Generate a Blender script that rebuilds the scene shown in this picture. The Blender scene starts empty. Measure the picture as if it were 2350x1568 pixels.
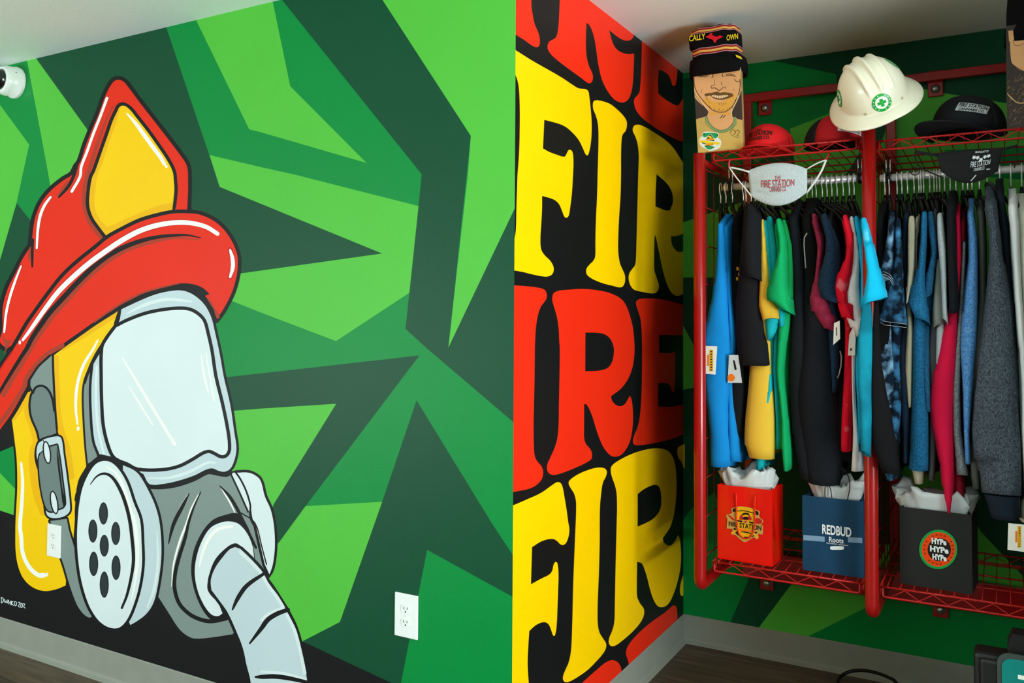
import bpy, bmesh, math, random
import numpy as np
from mathutils import Vector, Matrix, Euler
from mathutils.geometry import delaunay_2d_cdt

# ------------------------------------------------------------------ camera, light, exposure
W, H = 2350.0, 1568.0
YAW, PITCH, ROLL, FPX, SHY = 0.51588, 0.03179, 0.00565, 1974.87, -118.272
CAM = Vector((1.18744, -2.10672, 1.37468))
DEPTH = 1.48286          # alcove back wall plane (y)
CEIL = 2.44
BASE = 0.116
sc = bpy.context.scene
col = sc.collection
def cam_axes():
    f = Vector((-math.sin(YAW)*math.cos(PITCH), math.cos(YAW)*math.cos(PITCH), math.sin(PITCH)))
    r = Vector((math.cos(YAW), math.sin(YAW), 0)); u = r.cross(f)
    c, s = math.cos(ROLL), math.sin(ROLL)
    return c*r+s*u, -s*r+c*u, f
CR, CU, CF = cam_axes()
cd = bpy.data.cameras.new('camera'); co = bpy.data.objects.new('camera', cd); col.objects.link(co)
co.matrix_world = Matrix(((CR.x, CU.x, -CF.x, CAM.x), (CR.y, CU.y, -CF.y, CAM.y), (CR.z, CU.z, -CF.z, CAM.z), (0, 0, 0, 1)))
cd.sensor_fit = 'HORIZONTAL'; cd.sensor_width = 36.0; cd.lens = FPX/W*36.0
cd.shift_y = SHY/W; cd.shift_x = 0; cd.clip_start = 0.05; cd.clip_end = 100
sc.camera = co
sc.view_settings.view_transform = 'Standard'; sc.view_settings.look = 'None'
sc.view_settings.gamma = 1.0; sc.view_settings.use_curve_mapping = False
sc.view_settings.exposure = 0.07
wd = bpy.data.worlds.new('world'); sc.world = wd; wd.use_nodes = True
wd.node_tree.nodes['Background'].inputs[0].default_value = (0.75, 0.85, 1.0, 1)
wd.node_tree.nodes['Background'].inputs[1].default_value = 0.35
def area(name, loc, target, sx, sy, power, color):
    l = bpy.data.lights.new(name, 'AREA'); l.shape = 'RECTANGLE'; l.size = sx; l.size_y = sy
    l.energy = power; l.color = color
    o = bpy.data.objects.new(name, l); col.objects.link(o); o.location = loc
    o.rotation_euler = (Vector(target)-Vector(loc)).to_track_quat('-Z', 'Y').to_euler()
    return o
# daylight entering through the shop windows: right side, front and left
area('daylight_right', (4.9, -2.2, 1.45), (0.0, -1.9, 1.5), 2.0, 1.9, 100, (1.0, 0.98, 0.94))
area('daylight_front', (-4.3, -5.2, 1.2), (-2.6, 0, 2.4), 2.6, 2.0, 100, (0.93, 1.0, 1.0))
# upward fill lamps added to brighten the ceiling, no real source behind them
area('ceiling_fill_front', (-4.3, -5.1, 0.55), (-3.7, -4.0, 3.6), 2.8, 1.0, 195, (0.86, 0.97, 1.0))
area('ceiling_fill_right', (4.7, -2.0, 0.55), (3.7, -1.8, 3.6), 2.6, 1.0, 430, (0.84, 0.95, 1.0))

def ray(px, py):
    return CF + CR*((px-1175)/FPX) - CU*((py-784-SHY)/FPX)
def aty(px, py, Y):
    d = ray(px, py); return CAM + d*((Y-CAM.y)/d.y)
def atx(px, py, X):
    d = ray(px, py); return CAM + d*((X-CAM.x)/d.x)
def atz(px, py, Z):
    d = ray(px, py); return CAM + d*((Z-CAM.z)/d.z)

# ------------------------------------------------------------------ materials
def lin(c):
    c = c.lstrip('#'); v = [int(c[i:i+2], 16)/255 for i in (0, 2, 4)]
    return [x/12.92 if x <= 0.04045 else ((x+0.055)/1.055)**2.4 for x in v]+[1.0]
MATS = {}
def mat(name, hexc, rough=0.6, metal=0.0, spec=0.3, var=0.0, vscale=8, bump=0.0, bscale=200, coat=0.0, hex2=None, mixlo=0.45, mixhi=0.6, sheen=0.0, stretch=None, alpha=None, detail=4):
    if name in MATS: return MATS[name]
    m = bpy.data.materials.new(name); m.use_nodes = True; n = m.node_tree.nodes; L = m.node_tree.links
    b = n['Principled BSDF']; b.inputs['Roughness'].default_value = rough; b.inputs['Metallic'].default_value = metal
    b.inputs['Specular IOR Level'].default_value = spec; b.inputs['Coat Weight'].default_value = coat
    if coat: b.inputs['Coat Roughness'].default_value = 0.12
    if sheen: b.inputs['Sheen Weight'].default_value = sheen; b.inputs['Sheen Roughness'].default_value = 0.5
    c = lin(hexc); b.inputs['Base Color'].default_value = c
    m.diffuse_color = c
    tc = n.new('ShaderNodeTexCoord'); src = tc.outputs['Object']
    if stretch:
        mp = n.new('ShaderNodeMapping'); mp.inputs['Scale'].default_value = stretch
        L.new(src, mp.inputs['Vector']); src = mp.outputs['Vector']
    nz = n.new('ShaderNodeTexNoise'); nz.inputs['Scale'].default_value = vscale; nz.inputs['Detail'].default_value = detail
    L.new(src, nz.inputs['Vector'])
    rp = n.new('ShaderNodeValToRGB')
    if hex2:
        c2 = lin(hex2); rp.color_ramp.elements[0].position = mixlo; rp.color_ramp.elements[1].position = mixhi
    else:
        v = max(var, 0.015); c2 = [min(1, x*(1+v)) for x in c[:3]]+[1]; c = [x*(1-v) for x in c[:3]]+[1]
        rp.color_ramp.elements[0].position = 0.3; rp.color_ramp.elements[1].position = 0.7
    rp.color_ramp.elements[0].color = c; rp.color_ramp.elements[1].color = c2
    L.new(nz.outputs['Fac'], rp.inputs['Fac']); L.new(rp.outputs['Color'], b.inputs['Base Color'])
    if bump:
        nb = n.new('ShaderNodeTexNoise'); nb.inputs['Scale'].default_value = bscale; nb.inputs['Detail'].default_value = 2
        L.new(tc.outputs['Object'], nb.inputs['Vector'])
        bp = n.new('ShaderNodeBump'); bp.inputs['Strength'].default_value = bump; bp.inputs['Distance'].default_value = 0.002
        L.new(nb.outputs['Fac'], bp.inputs['Height']); L.new(bp.outputs['Normal'], b.inputs['Normal'])
    if alpha is not None: b.inputs['Alpha'].default_value = alpha
    MATS[name] = m; return m
def paint(name, hexc, **k):
    k = dict(dict(rough=0.42, spec=0.13, var=0.02, vscale=3, bump=0.12, bscale=160), **k)
    return mat('paint_'+name, hexc, **k)

# ------------------------------------------------------------------ mesh helpers
def link(name, me, m=None, parent=None, loc=None):
    o = bpy.data.objects.new(name, me); col.objects.link(o)
    if m is not None and me is not None:
        for q in (m if isinstance(m, (list, tuple)) else [m]): me.materials.append(q)
    if parent is not None: o.parent = parent
    if loc is not None: o.location = loc
    return o
def tag(o, label, cat, group=None):
    o['label'] = label; o['category'] = cat
    if group: o['group'] = group
    return o
def empty(name, loc, label, cat, group=None, rz=0):
    o = bpy.data.objects.new(name, None); col.objects.link(o); o.location = loc; o.rotation_euler = (0, 0, rz)
    o.empty_display_size = 0.05
    return tag(o, label, cat, group)
def struct(o): o['kind'] = 'structure'; return o
def relink(o, parent):       # geometry given in world space, parent already placed (translation only)
    o.parent = parent; o.location = tuple(-Vector(parent.location)); return o
class MB:
    def __init__(s): s.v = []; s.f = []; s.mi = []; s.sm = []
    def add(s, verts, faces, mi=0, smooth=False):
        k = len(s.v); s.v += [tuple(v) for v in verts]; s.f += [tuple(i+k for i in f) for f in faces]
        s.mi += [mi]*len(faces); s.sm += [smooth]*len(faces); return s
    def box(s, a, b, mi=0, bev=0.0):
        x0, x1 = sorted((a[0], b[0])); y0, y1 = sorted((a[1], b[1])); z0, z1 = sorted((a[2], b[2]))
        if bev:
            bm = bmesh.new(); bmesh.ops.create_cube(bm, size=1)
            for v in bm.verts: v.co = Vector(((x0+x1)/2+v.co.x*(x1-x0), (y0+y1)/2+v.co.y*(y1-y0), (z0+z1)/2+v.co.z*(z1-z0)))
            bmesh.ops.bevel(bm, geom=bm.edges[:], offset=bev, segments=2, affect='EDGES', profile=0.5)
            bm.verts.index_update(); s.add([v.co for v in bm.verts], [[v.index for v in f.verts] for f in bm.faces], mi); bm.free(); return s
        s.add([(x0,y0,z0),(x1,y0,z0),(x1,y1,z0),(x0,y1,z0),(x0,y0,z1),(x1,y0,z1),(x1,y1,z1),(x0,y1,z1)],
              [(0,3,2,1),(4,5,6,7),(0,1,5,4),(1,2,6,5),(2,3,7,6),(3,0,4,7)], mi); return s
    def tube(s, pts, r, n=10, mi=0, cap=True, closed=False):
        pts = [Vector(p) for p in pts]; m = len(pts); rs = r if isinstance(r, (list, tuple)) else [r]*m
        T = []
        for i in range(m):
            if closed: a, b = pts[i-1], pts[(i+1) % m]
            else: a, b = pts[max(i-1, 0)], pts[min(i+1, m-1)]
            d = b-a; T.append(d.normalized() if d.length > 1e-9 else Vector((0, 0, 1)))
        up = Vector((0, 0, 1)) if abs(T[0].z) < 0.9 else Vector((1, 0, 0))
        N = T[0].cross(up).normalized(); V = []; F = []
        for i in range(m):
            N = (N - T[i]*N.dot(T[i])).normalized(); B = T[i].cross(N)
            for k in range(n):
                a = 2*math.pi*k/n; V.append(pts[i]+(N*math.cos(a)+B*math.sin(a))*rs[i])
        for i in range(m if closed else m-1):
            j = (i+1) % m
            for k in range(n): F.append((i*n+k, i*n+(k+1) % n, j*n+(k+1) % n, j*n+k))
        if cap and not closed:
            F.append(tuple(range(n-1, -1, -1))); F.append(tuple((m-1)*n+k for k in range(n)))
        return s.add(V, F, mi, True)
    def loft(s, rings, mi=0, cap=True, smooth=True, mis=None, closed=True):
        n = len(rings[0]); V = [p for r in rings for p in r]; k0 = len(s.v)
        for i in range(len(rings)-1):
            F = [(i*n+k, i*n+(k+1) % n, (i+1)*n+(k+1) % n, (i+1)*n+k) for k in range(n if closed else n-1)]
            s.f += [tuple(a+k0 for a in f) for f in F]; s.mi += [mis[i] if mis else mi]*len(F); s.sm += [smooth]*len(F)
        if cap:
            s.f += [tuple(k0+k for k in range(n-1, -1, -1)), tuple(k0+(len(rings)-1)*n+k for k in range(n))]
            s.mi += [mis[0] if mis else mi, mis[-1] if mis else mi]; s.sm += [False, False]
        s.v += [tuple(p) for p in V]; return s
    def lathe(s, prof, n=32, axis=None, loc=(0, 0, 0), mi=0, cap=False):
        # prof: (r, h); axis matrix maps local z-up to world
        M = axis or Matrix.Identity(3); loc = Vector(loc)
        rings = [[loc + M @ Vector((r*math.cos(2*math.pi*k/n), r*math.sin(2*math.pi*k/n), h)) for k in range(n)] for r, h in prof]
        return s.loft(rings, mi, cap)
    def mesh(s, name):
        me = bpy.data.meshes.new(name); me.from_pydata(s.v, [], s.f)
        me.polygons.foreach_set('material_index', s.mi); me.polygons.foreach_set('use_smooth', s.sm)
        me.update(); return me
    def build(s, name, m, parent=None, loc=None, fix=True):
        me = s.mesh(name)
        if fix:
            bm = bmesh.new(); bm.from_mesh(me); bmesh.ops.recalc_face_normals(bm, faces=bm.faces[:]); bm.to_mesh(me); bm.free()
        return link(name, me, m, parent, loc)
def cr(pts, closed=False, seg=5):
    """catmull-rom through (x,y[,z]) with optional corner flags: list of (point, corner)"""
    P = [np.array(p[0], float) for p in pts]; C = [p[1] for p in pts]; n = len(P); out = []
    for i in range(n if closed else n-1):
        j = (i+1) % n; p1, p2 = P[i], P[j]
        p0 = p1 - (p2-p1)*0.3 if (C[i] or (not closed and i == 0)) else P[i-1]
        p3 = p2 + (p2-p1)*0.3 if (C[j] or (not closed and j == n-1)) else P[(j+1) % n]
        if C[i] and C[j]:
            out.append(p1); continue
        # centripetal-ish: scale tangents by segment length
        d = np.linalg.norm(p2-p1); 
        t1 = (p2-p0); t1 = t1/(np.linalg.norm(t1)+1e-9)*d; t2 = (p3-p1); t2 = t2/(np.linalg.norm(t2)+1e-9)*d
        for k in range(seg):
            t = k/seg; out.append((2*t**3-3*t**2+1)*p1+(t**3-2*t**2+t)*t1+(-2*t**3+3*t**2)*p2+(t**3-t**2)*t2)
    if not closed: out.append(P[-1])
    return np.array(out)

# ------------------------------------------------------------------ painted panels (flat artwork as real faces)
TILES = {'A': (0, 0), 'B': (0, 400), 'C': (0, 800), 'D': (0, 1168), 'E': (600, 0), 'F': (600, 400), 'G': (600, 800), 'H': (600, 1168),
         'I': (1170, 0), 'J': (1170, 400), 'K': (1170, 800), 'N': (1170, 1168), 'W': (0, 0), 'P': (1580, 150), 'Q': (1650, 1140), 'R': (2090, 1190), 'S': (2280, 60)}
SCALE = dict({t: 3.9167 for t in 'ABCDEFGH'}, **{t: 3.919 for t in 'IJKN'}, W=1.0, P=7.464, Q=12.06, R=12.06, S=5.6)
def parse(s, corners=False):
    out = []; t = 'W'
    for k in s.split():
        if k[0].isalpha(): t = k; continue
        c = corners or k.endswith('!'); x, y = k.rstrip('!').split(',')
        ox, oy = TILES[t]; out.append(((ox+float(x)/SCALE[t], oy+float(y)/SCALE[t]), c, t))
    res = []
    for i, (p, c, k) in enumerate(out):       # where two tracing tiles overlap, drop a point that doubles back
        if 0 < i < len(out)-1 and not c and out[i-1][2] != out[i+1][2]:
            a = np.subtract(p, res[-1][0]); b = np.subtract(out[i+1][0], p)
            if a @ b < 0 or (out[i+1][2] != k and b @ b < 200): continue
        res.append((p, c))
    return res, t
class Art:
    def __init__(s): s.sh = []          # (material key, kind, boundary loops, data)
    def poly(s, m, st): P, _ = parse(st, True); s._fill(m, np.array([p[0] for p in P]))
    def _fill(s, m, pts): s.sh.append((m, 'fill', pts, None))
    def shape(s, m, st, ow=0, om='black', seg=4):
        P, t = parse(st); pts = cr(P, True, seg)
        if ow: s._stroke(om, np.vstack([pts, pts[:2]]), np.full(len(pts)+2, ow*1.2/SCALE[t]))
        s._fill(m, pts)
    def stroke(s, m, st, w, w0=None, w1=None, seg=4):
        """w: full width in tile units in the middle, w0/w1 at the ends"""
        P, t = parse(st); pts = cr(P, False, seg); n = len(pts)
        u = np.linspace(0, 1, n); w0 = w if w0 is None else w0; w1 = w if w1 is None else w1
        prof = np.where(u < .5, w0+(w-w0)*np.sin(np.minimum(u*2.4, 1)*math.pi/2), w1+(w-w1)*np.sin(np.minimum((1-u)*2.4, 1)*math.pi/2))
        s._stroke(m, pts, prof*(0.575 if m == 'black' else 0.5)/SCALE[t])
    def _stroke(s, m, pts, hw):
        s.sh.append((m, 'stroke', np.asarray(pts), np.asarray(hw)))
    def dot(s, m, tile, x, y, rx, ry=None, rot=0, ow=0, om='black'):
        ry = ry or rx; ox, oy = TILES[tile]; k = SCALE[tile]; a = np.linspace(0, 2*math.pi, 20, endpoint=False)
        def el(rx, ry): X = rx*np.cos(a); Y = ry*np.sin(a); c, q = math.cos(rot), math.sin(rot); return np.stack([ox+(x+X*c-Y*q)/k, oy+(y+X*q+Y*c)/k], 1)
        if ow: s._fill(om, el(rx+ow, ry+ow))
        s._fill(m, el(rx, ry))
    def bounds(s, sh):
        m, kind, p, hw = sh
        if kind == 'fill': return p
        d = np.gradient(p, axis=0); d /= (np.linalg.norm(d, axis=1)[:, None]+1e-9); nrm = np.stack([-d[:, 1], d[:, 0]], 1)
        L = p+nrm*hw[:, None]; Rr = p-nrm*hw[:, None]
        def cap(c, n0, dd, r): return [c+r*(n0*math.cos(a)+dd*math.sin(a)) for a in np.linspace(0, math.pi, 6)[1:-1]]
        return np.vstack([L, cap(p[-1], nrm[-1], d[-1], hw[-1]), Rr[::-1], cap(p[0], -nrm[0], -d[0], hw[0])])
    def inside(s, sh, Q):
        m, kind, p, hw = sh
        if kind == 'fill':
            x, y = Q[:, 0], Q[:, 1]; w = np.zeros(len(Q), int); n = len(p)
            for i in range(n):
                (x0, y0), (x1, y1) = p[i], p[(i+1) % n]
                if y0 == y1: continue
                cr_ = (x1-x0)*(y-y0)-(x-x0)*(y1-y0)
                w += ((y0 <= y) & (y1 > y) & (cr_ > 0)).astype(int) - ((y1 <= y) & (y0 > y) & (cr_ < 0)).astype(int)
            return w != 0
        r = np.zeros(len(Q), bool)
        for i in range(len(p)-1):
            a, b = p[i], p[i+1]; d = b-a; L = d@d+1e-12
            t = np.clip(((Q-a)@d)/L, 0, 1); dist = np.linalg.norm(Q-(a+t[:, None]*d), axis=1)
            r |= dist < hw[i]+(hw[i+1]-hw[i])*t
        return r
    def mesh(s, name, to2, outline, to3, mats, base):
        """to2: image point -> plane (u,v); outline: plane polygon; to3: plane -> world; mats: key->material"""
        V = []; Ed = []; out = np.array(outline)
        def addloop(L):
            k = len(V); V.extend([Vector((float(a), float(b))) for a, b in L]); n = len(L)
            Ed.extend([(k+i, k+(i+1) % n) for i in range(n)])
        addloop(out)
        SH2 = []
        for sh in s.sh:
            B = s.bounds(sh); L = [to2(p) for p in B]
            # drop repeated points
            L2 = [L[0]]
            for q in L[1:]:
                if abs(q[0]-L2[-1][0])+abs(q[1]-L2[-1][1]) > 1e-5: L2.append(q)
            addloop(L2)
        vo, eo, fo, _, _, _ = delaunay_2d_cdt(V, Ed, [], 0, 1e-6)
        vo = np.array([(v.x, v.y) for v in vo]); fo = np.array([f for f in fo if len(f) == 3])
        cen = vo[fo].mean(1)
        keep = s.inside(('', 'fill', out, None), cen); fo = fo[keep]; cen = cen[keep]
        inv = np.array([s.inv(c) for c in cen]) if s.inv else cen
        keys = list(mats.keys()); idx = np.full(len(fo), keys.index(base))
        for sh in s.sh:
            B = s.bounds(sh); lo = B.min(0)-1; hi = B.max(0)+1
            c = np.where((inv[:, 0] > lo[0]) & (inv[:, 0] < hi[0]) & (inv[:, 1] > lo[1]) & (inv[:, 1] < hi[1]))[0]
            if len(c) == 0: continue
            c = c[s.inside(sh, inv[c])]; idx[c] = keys.index(sh[0])
        me = bpy.data.meshes.new(name)
        ar = np.cross(vo[fo[:, 1]]-vo[fo[:, 0]], vo[fo[:, 2]]-vo[fo[:, 0]]); good = np.abs(ar) > 1e-12
        fo = fo[good]; idx = idx[good]
        me.from_pydata([tuple(to3(v)) for v in vo], [], [tuple(int(i) for i in f) for f in fo])
        for k in keys: me.materials.append(mats[k])
        me.polygons.foreach_set('material_index', [int(i) for i in idx]); me.update()
        return me
    inv = None
def project(P):
    d = Vector(P)-CAM; z = d.dot(CF); return 1175+FPX*d.dot(CR)/z, 784+SHY-FPX*d.dot(CU)/z
def flip_to(me, nrm):
    if me.polygons and me.polygons[len(me.polygons)//2].normal.dot(Vector(nrm)) < 0: me.flip_normals()
    return me

# ------------------------------------------------------------------ room shell
P_L = paint('lime', '#54ba3e'); P_M = paint('emerald', '#00863a'); P_D = paint('forest', '#0c4a2e'); P_K = paint('black', '#141515')
P_R = paint('red', '#e62a10'); P_Y = paint('yellow', '#f9c800')
mural = {'mid': P_M, 'lime': P_L, 'dark': P_D, 'black': P_K, 'red': P_R, 'maroon': paint('brick', '#a83a26'), 'darkred': paint('crimson', '#c8150c'),
         'yellow': P_Y, 'ochre': paint('ochre', '#f0b400'), 'white': paint('white', '#f6f6ee'), 'grey': paint('grey', '#80908a'),
         'pale': paint('pale', '#dbe7e7'), 'silver': paint('silver', '#c3d4d8'), 'dgrey': paint('slate', '#6f7f7c'), 'char': paint('charcoal', '#2c3638')}
# ---- left wall mural
a = Art()
a.poly('lime', '-400,200 0,241 67,332 52,400 38,466 0,597 -300,900')
a.poly('dark', '-100,640 0,597 38,466 75,512 120,570 60,1000 0,1000 -100,1000')
a.poly('lime', '60.5,130 79,126 200,297 260,380 116,430 110,395')
a.poly('dark', '77,126 383,50 383,67 480,355 504,429 877,582 555,627 300,700 200,297')
a.poly('lime', '446,38 623,-10 666,198 841,374 600,304 572,297')
a.poly('lime', '481,356 600,384 677,401 960.5,473 939.6,672 771,783 600,718 480,670 545,629 877,582 504,429')
a.poly('dark', '567,-100 839,-60 1080.5,312 1029,798 1179,483 1300,300 1300,1050 1179,970 980,800 930.6,755 960.5,473 967.6,400')
a.poly('lime', '837,-63 800,-300 1300,-300 1300,240 1179,483 1029,798 1074,400 1080.5,312')
a.poly('black', '-400,1100 0,1172 40,1185 300,1290 600,1420 694,1472 899,1568 1180,1700 1300,2300 -400,2300')
a.poly('dark', '500,868 600,857 962.5,816 701,1162.5 642,1243 560,1300')
a.poly('lime', '500,945 536,943 600,938 771.6,927 629,1156 600,1220 500,1150')
a.poly('lime', '701,1162 877,1152 780,1428 694,1473 560,1420 600,1300 642,1243')
a.poly('dark', '956,919 1128,1200 1176,1273 1300,1480 1300,1430 1176,1370 980.4,1262.5 939.6,1468 895,1700 960,1700 899,1568 694.5,1472 780,1428 877,1152')
a.poly('dark', '694.5,1472 780,1428 980,1262 939.6,1468 895,1700 899,1568')
a.poly('black', '-300,1010 0,994 25,963 40,1020 0,1037 -300,1150')
a.poly('lime', '-300,1000 0,1086 42,1130 42,1186 0,1172 -300,1060')
# yellow hood
a.shape('yellow', 'B 1070,1225! 1040,1330 990,1400 940,1480 880,1567 C 830,90 790,180 755,300 740,420 745,600 760,850 775,1060! 700,1200 672,1450 D 672,100 655,330! 620,330! 590,690! 500,725 400,740 300,710 220,640 170,540 142,400 138,200 C 142,1500 155,1250 150,1000 130,820 105,630! 270,390! 300,100! 600,-80!', 16)
a.stroke('ochre', 'C 300,420 250,560 290,680 330,840 300,920 295,1050 330,1300 390,1470', 70)
a.stroke('ochre', 'C 500,90 505,300 520,600 560,780 600,900 640,1150', 60)
a.stroke('ochre', 'B 560,1560 800,1410 1060,1240', 60)
a.stroke('ochre', 'C 120,620 260,420', 60)
a.stroke('white', 'B 880,1490 C 835,10 760,130 710,260 685,400 682,560 697,680', 26, 14, 16)
a.dot('white', 'C', 702, 720, 13, 20)
a.stroke('white', 'C 190,1030 203,1200 195,1400 D 180,150 190,250 205,400 260,520 340,595 392,598', 34, 20, 44)
a.dot('white', 'D', 420, 592, 12, 18)
# crown and badge
a.shape('red', 'C 0,-60 B 22,1400 25,1200 70,1030 140,890 210,750 283,640! 300,480 320,380 370,260 450,155 570,55 650,5 A 690,1500! 725,1450 770,1310 830,1160 890,1020 940,880 985,785 1030,728 1072,718 1115,738 1162,795 1235,895 1312,995 1410,1120 1520,1262 1610,1382 1672,1475 1688,1540 B 1690,60 1690,150 1682,320! 1400,500! 500,1300! 60,1567!', 30)
a.shape('maroon', 'C 50,10! B 20,1440! 70,1495 115,1480! C 30,60!')
a.stroke('maroon', 'A 1020,950 950,1090 880,1280 820,1470 B 778,40 757,150 757,280 800,420 860,510 915,580', 36, 10, 30)
a.shape('ochre', 'A 1105,950 1165,985 1230,1065 1320,1180 1420,1320 1500,1440 1552,1545 B 1562,60 1567,150 1548,325! 1400,370! 1200,450! 960,560! 888,465 832,380 803,280 808,150 828,30 A 855,1540 915,1370 975,1200 1015,1085 1055,1000 1075,962', 26)
a.shape('yellow', 'A 1105,950 1165,985 1230,1065 1320,1180 1420,1320 1500,1440 1552,1545 B 1562,60 1565,120 1545,255! 1400,290 1200,370 965,478! 890,395 850,280 860,100 880,0 A 930,1440 990,1250 1040,1120 1070,1000')
a.stroke('white', 'A 1142,1022 1220,1110 1300,1220 1380,1330 1440,1410 1478,1475', 36, 14, 30)
a.dot('white', 'A', 1495, 1497, 13)
a.stroke('darkred', 'A 962,882 900,1050 840,1200 780,1370 730,1500 B 720,20 645,155', 36)
a.stroke('white', 'A 962,882 900,1050 840,1200 780,1370 730,1500 B 720,20 645,155', 25)
a.stroke('maroon', 'B 610,60 530,190', 30, 8)
a.stroke('black', 'A 690,1480 B 660,20 610,115 530,205', 26, 30, 16)
a.stroke('maroon', 'B 270,660 262,780', 28, 10, 10)
a.stroke('black', 'B 292,590 290,700 290,832', 22, 26, 14)
a.stroke('darkred', 'B 455,205 400,280 360,380 340,500 330,665', 36)
a.stroke('white', 'B 455,205 400,280 360,380 340,500 330,665', 26, 20, 18)
a.stroke('darkred', 'B 190,825 140,950 90,1100 55,1250 38,1420', 34)
a.stroke('white', 'B 190,825 140,950 90,1100 55,1250 38,1420', 23, 14, 18)
# brim
a.shape('red', 'B 1700,352 1790,362 1910,412 2005,490 2080,595 2128,710 2138,800 2125,920 2085,1060 2015,1200 1950,1300! 1925,1240 1880,1150! 1830,1080! 1882,1075! 1820,1020 1740,990 1640,980 1500,1000 1340,1045 1200,1115 1085,1175 1000,1230 850,1325 700,1430 560,1530 C 430,60 340,130 250,280! 243,340! 100,590 0,730! -300,900! -300,500! 0,190! 90,60 B 125,1567 165,1500 245,1360 345,1215 455,1065 575,915 715,785 865,665 975,575 1110,500 1260,428 1410,383 1560,353', 28)
a.shape('maroon', 'B 1845,1100! 1880,1120 1930,1200 1975,1285 1950,1300! 1925,1240!')
a.stroke('maroon', 'B 1790,590 1600,572 1450,592 1300,628 1150,675 1020,745 900,830 800,920 700,1020 585,1150 480,1265 400,1375 320,1490 C 225,85 130,240 30,415', 44, 8, 44)
a.stroke('maroon', 'B 560,1540 C 400,70 240,260 215,350 60,590 -40,720', 40)
a.stroke('maroon', 'B 1600,985 1300,1060 1060,1180 850,1325', 16)
a.shape('black', 'B 1395,1060 1550,1000 1650,985 1740,1000 1830,1040 1885,1080! 1845,1092! 1885,1160 1930,1240 1900,1240 1840,1140 1750,1070 1650,1035')
a.stroke('black', 'B 1805,572 1700,550 1600,548 1450,560 1300,590 1150,640 1000,715 880,800 780,890 680,990 560,1120 450,1240 370,1350 290,1470 240,1567 C 200,60 100,220 -20,420', 40, 8, 24)
a.stroke('darkred', 'B 1955,535 1850,472 1700,437 1550,437 1400,462 1250,512 1100,592 950,692 800,802 650,932 520,1062 420,1192 320,1332 250,1432 205,1490', 62, 30, 36)
a.stroke('white', 'B 1955,535 1850,472 1700,437 1550,437 1400,462 1250,512 1100,592 950,692 800,802 650,932 520,1062 420,1192 320,1332 250,1432 205,1490', 46, 36, 24)
a.dot('white', 'B', 178, 1513, 11, 18)
a.stroke('darkred', 'B 2068,680 2090,760 2092,840 2068,925', 46)
a.stroke('white', 'B 2068,680 2090,760 2092,840 2068,925', 36, 18, 20)
a.stroke('darkred', 'C 110,30 40,130 -40,260', 14)
# strap
a.shape('grey', 'C 275,285! 350,170 430,95 465,62! 468,200! 480,440 490,600 505,760! 360,825! 340,740 290,620 275,520 285,430 298,390 275,340', 17)
a.shape('dgrey', 'C 300,400 325,355 375,335 430,370 470,450 488,600 505,760! 360,825! 340,740 290,620 275,520 285,430')
a.stroke('black', 'C 295,400 320,352 375,335 430,368 470,450 488,560', 18)
a.shape('grey', 'D 450,110! 600,90! 622,200 665,340 705,500 745,680 790,830 835,965! 800,978 745,940 690,860 630,700 570,500 535,400 470,150!', 15)
# buckle
a.shape('silver', 'C 345,855 400,815 520,790 552,812 572,950 600,1150 630,1420 620,1475 560,1515 475,1525 425,1500 408,1430! 400,1200! 330,1000', 15)
a.shape('dgrey', 'C 450,885! 512,868! 535,1000 560,1200 582,1390 565,1425 530,1440 450,1465 405,1410 368,1250 352,1100 350,980 380,920!', 12)
a.shape('silver', 'C 345,855 385,825! 400,880! 385,915 350,945 335,1000! 328,930', 6)
a.shape('black', 'C 510,880! 530,1000 560,1250 588,1385 570,1420 545,1250 515,1020')
a.dot('pale', 'C', 422, 935, 24, 92, -0.14, 13); a.dot('pale', 'C', 487, 1385, 24, 95, -0.17, 13)
# mask behind
a.shape('grey', 'C 805,190! 765,300 752,420 757,600 772,850 790,1035! 850,1000 885,975! 845,850 815,600 808,350', 15)
# lower mask body
a.shape('grey', 'C 1330,1215! 1450,1215 1600,1190 1750,1130 1880,1080 1960,1100 2060,1100! 2120,1220 2220,1400 2290,1560 D 2320,300 2350,450! H 40,560! 0,800! D 2090,1128! 1900,1157 1750,1167 1680,1140 1600,1070 1510,930 1422,800! 1450,600 1475,350 1440,150 1400,0 C 1400,1400', 14)
a.stroke('black', 'D 1420,800 1510,940 1600,1078 1680,1150 1750,1176 1900,1166 2100,1134', 12)
# mask frame
a.shape('silver', 'B 1090,1215! 1250,1140 1400,1080 1550,1048 1650,1048 1745,1088 1840,1175 1900,1290 1930,1410 1960,1567 C 1975,50 2010,250 2068,500 2105,750 2125,900 2105,1010 2070,1080 2020,1108 1965,1100 1910,1078 1850,1090 1750,1140 1600,1190 1450,1220 1345,1220 1290,1130! 1000,975! 900,965! 850,830 828,600 822,350 840,140! 905,30! B 915,1567! 1040,1380! 1050,1335!', 20)
a.stroke('pale', 'B 1140,1255 1300,1175 1500,1125 1720,1145', 30, 10, 14)
a.stroke('pale', 'C 1320,1165 1500,1165 1700,1110 1870,1025 1940,1030', 26, 8, 10)
a.stroke('pale', 'C 870,160 862,400 880,700 930,940', 22)
a.stroke('black', 'B 1040,1375 C 905,20', 14)
a.stroke('black', 'B 1085,1215 1062,1320 1010,1395 950,1480 900,1567 C 850,90 800,190 760,310', 26, 10, 20)
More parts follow.
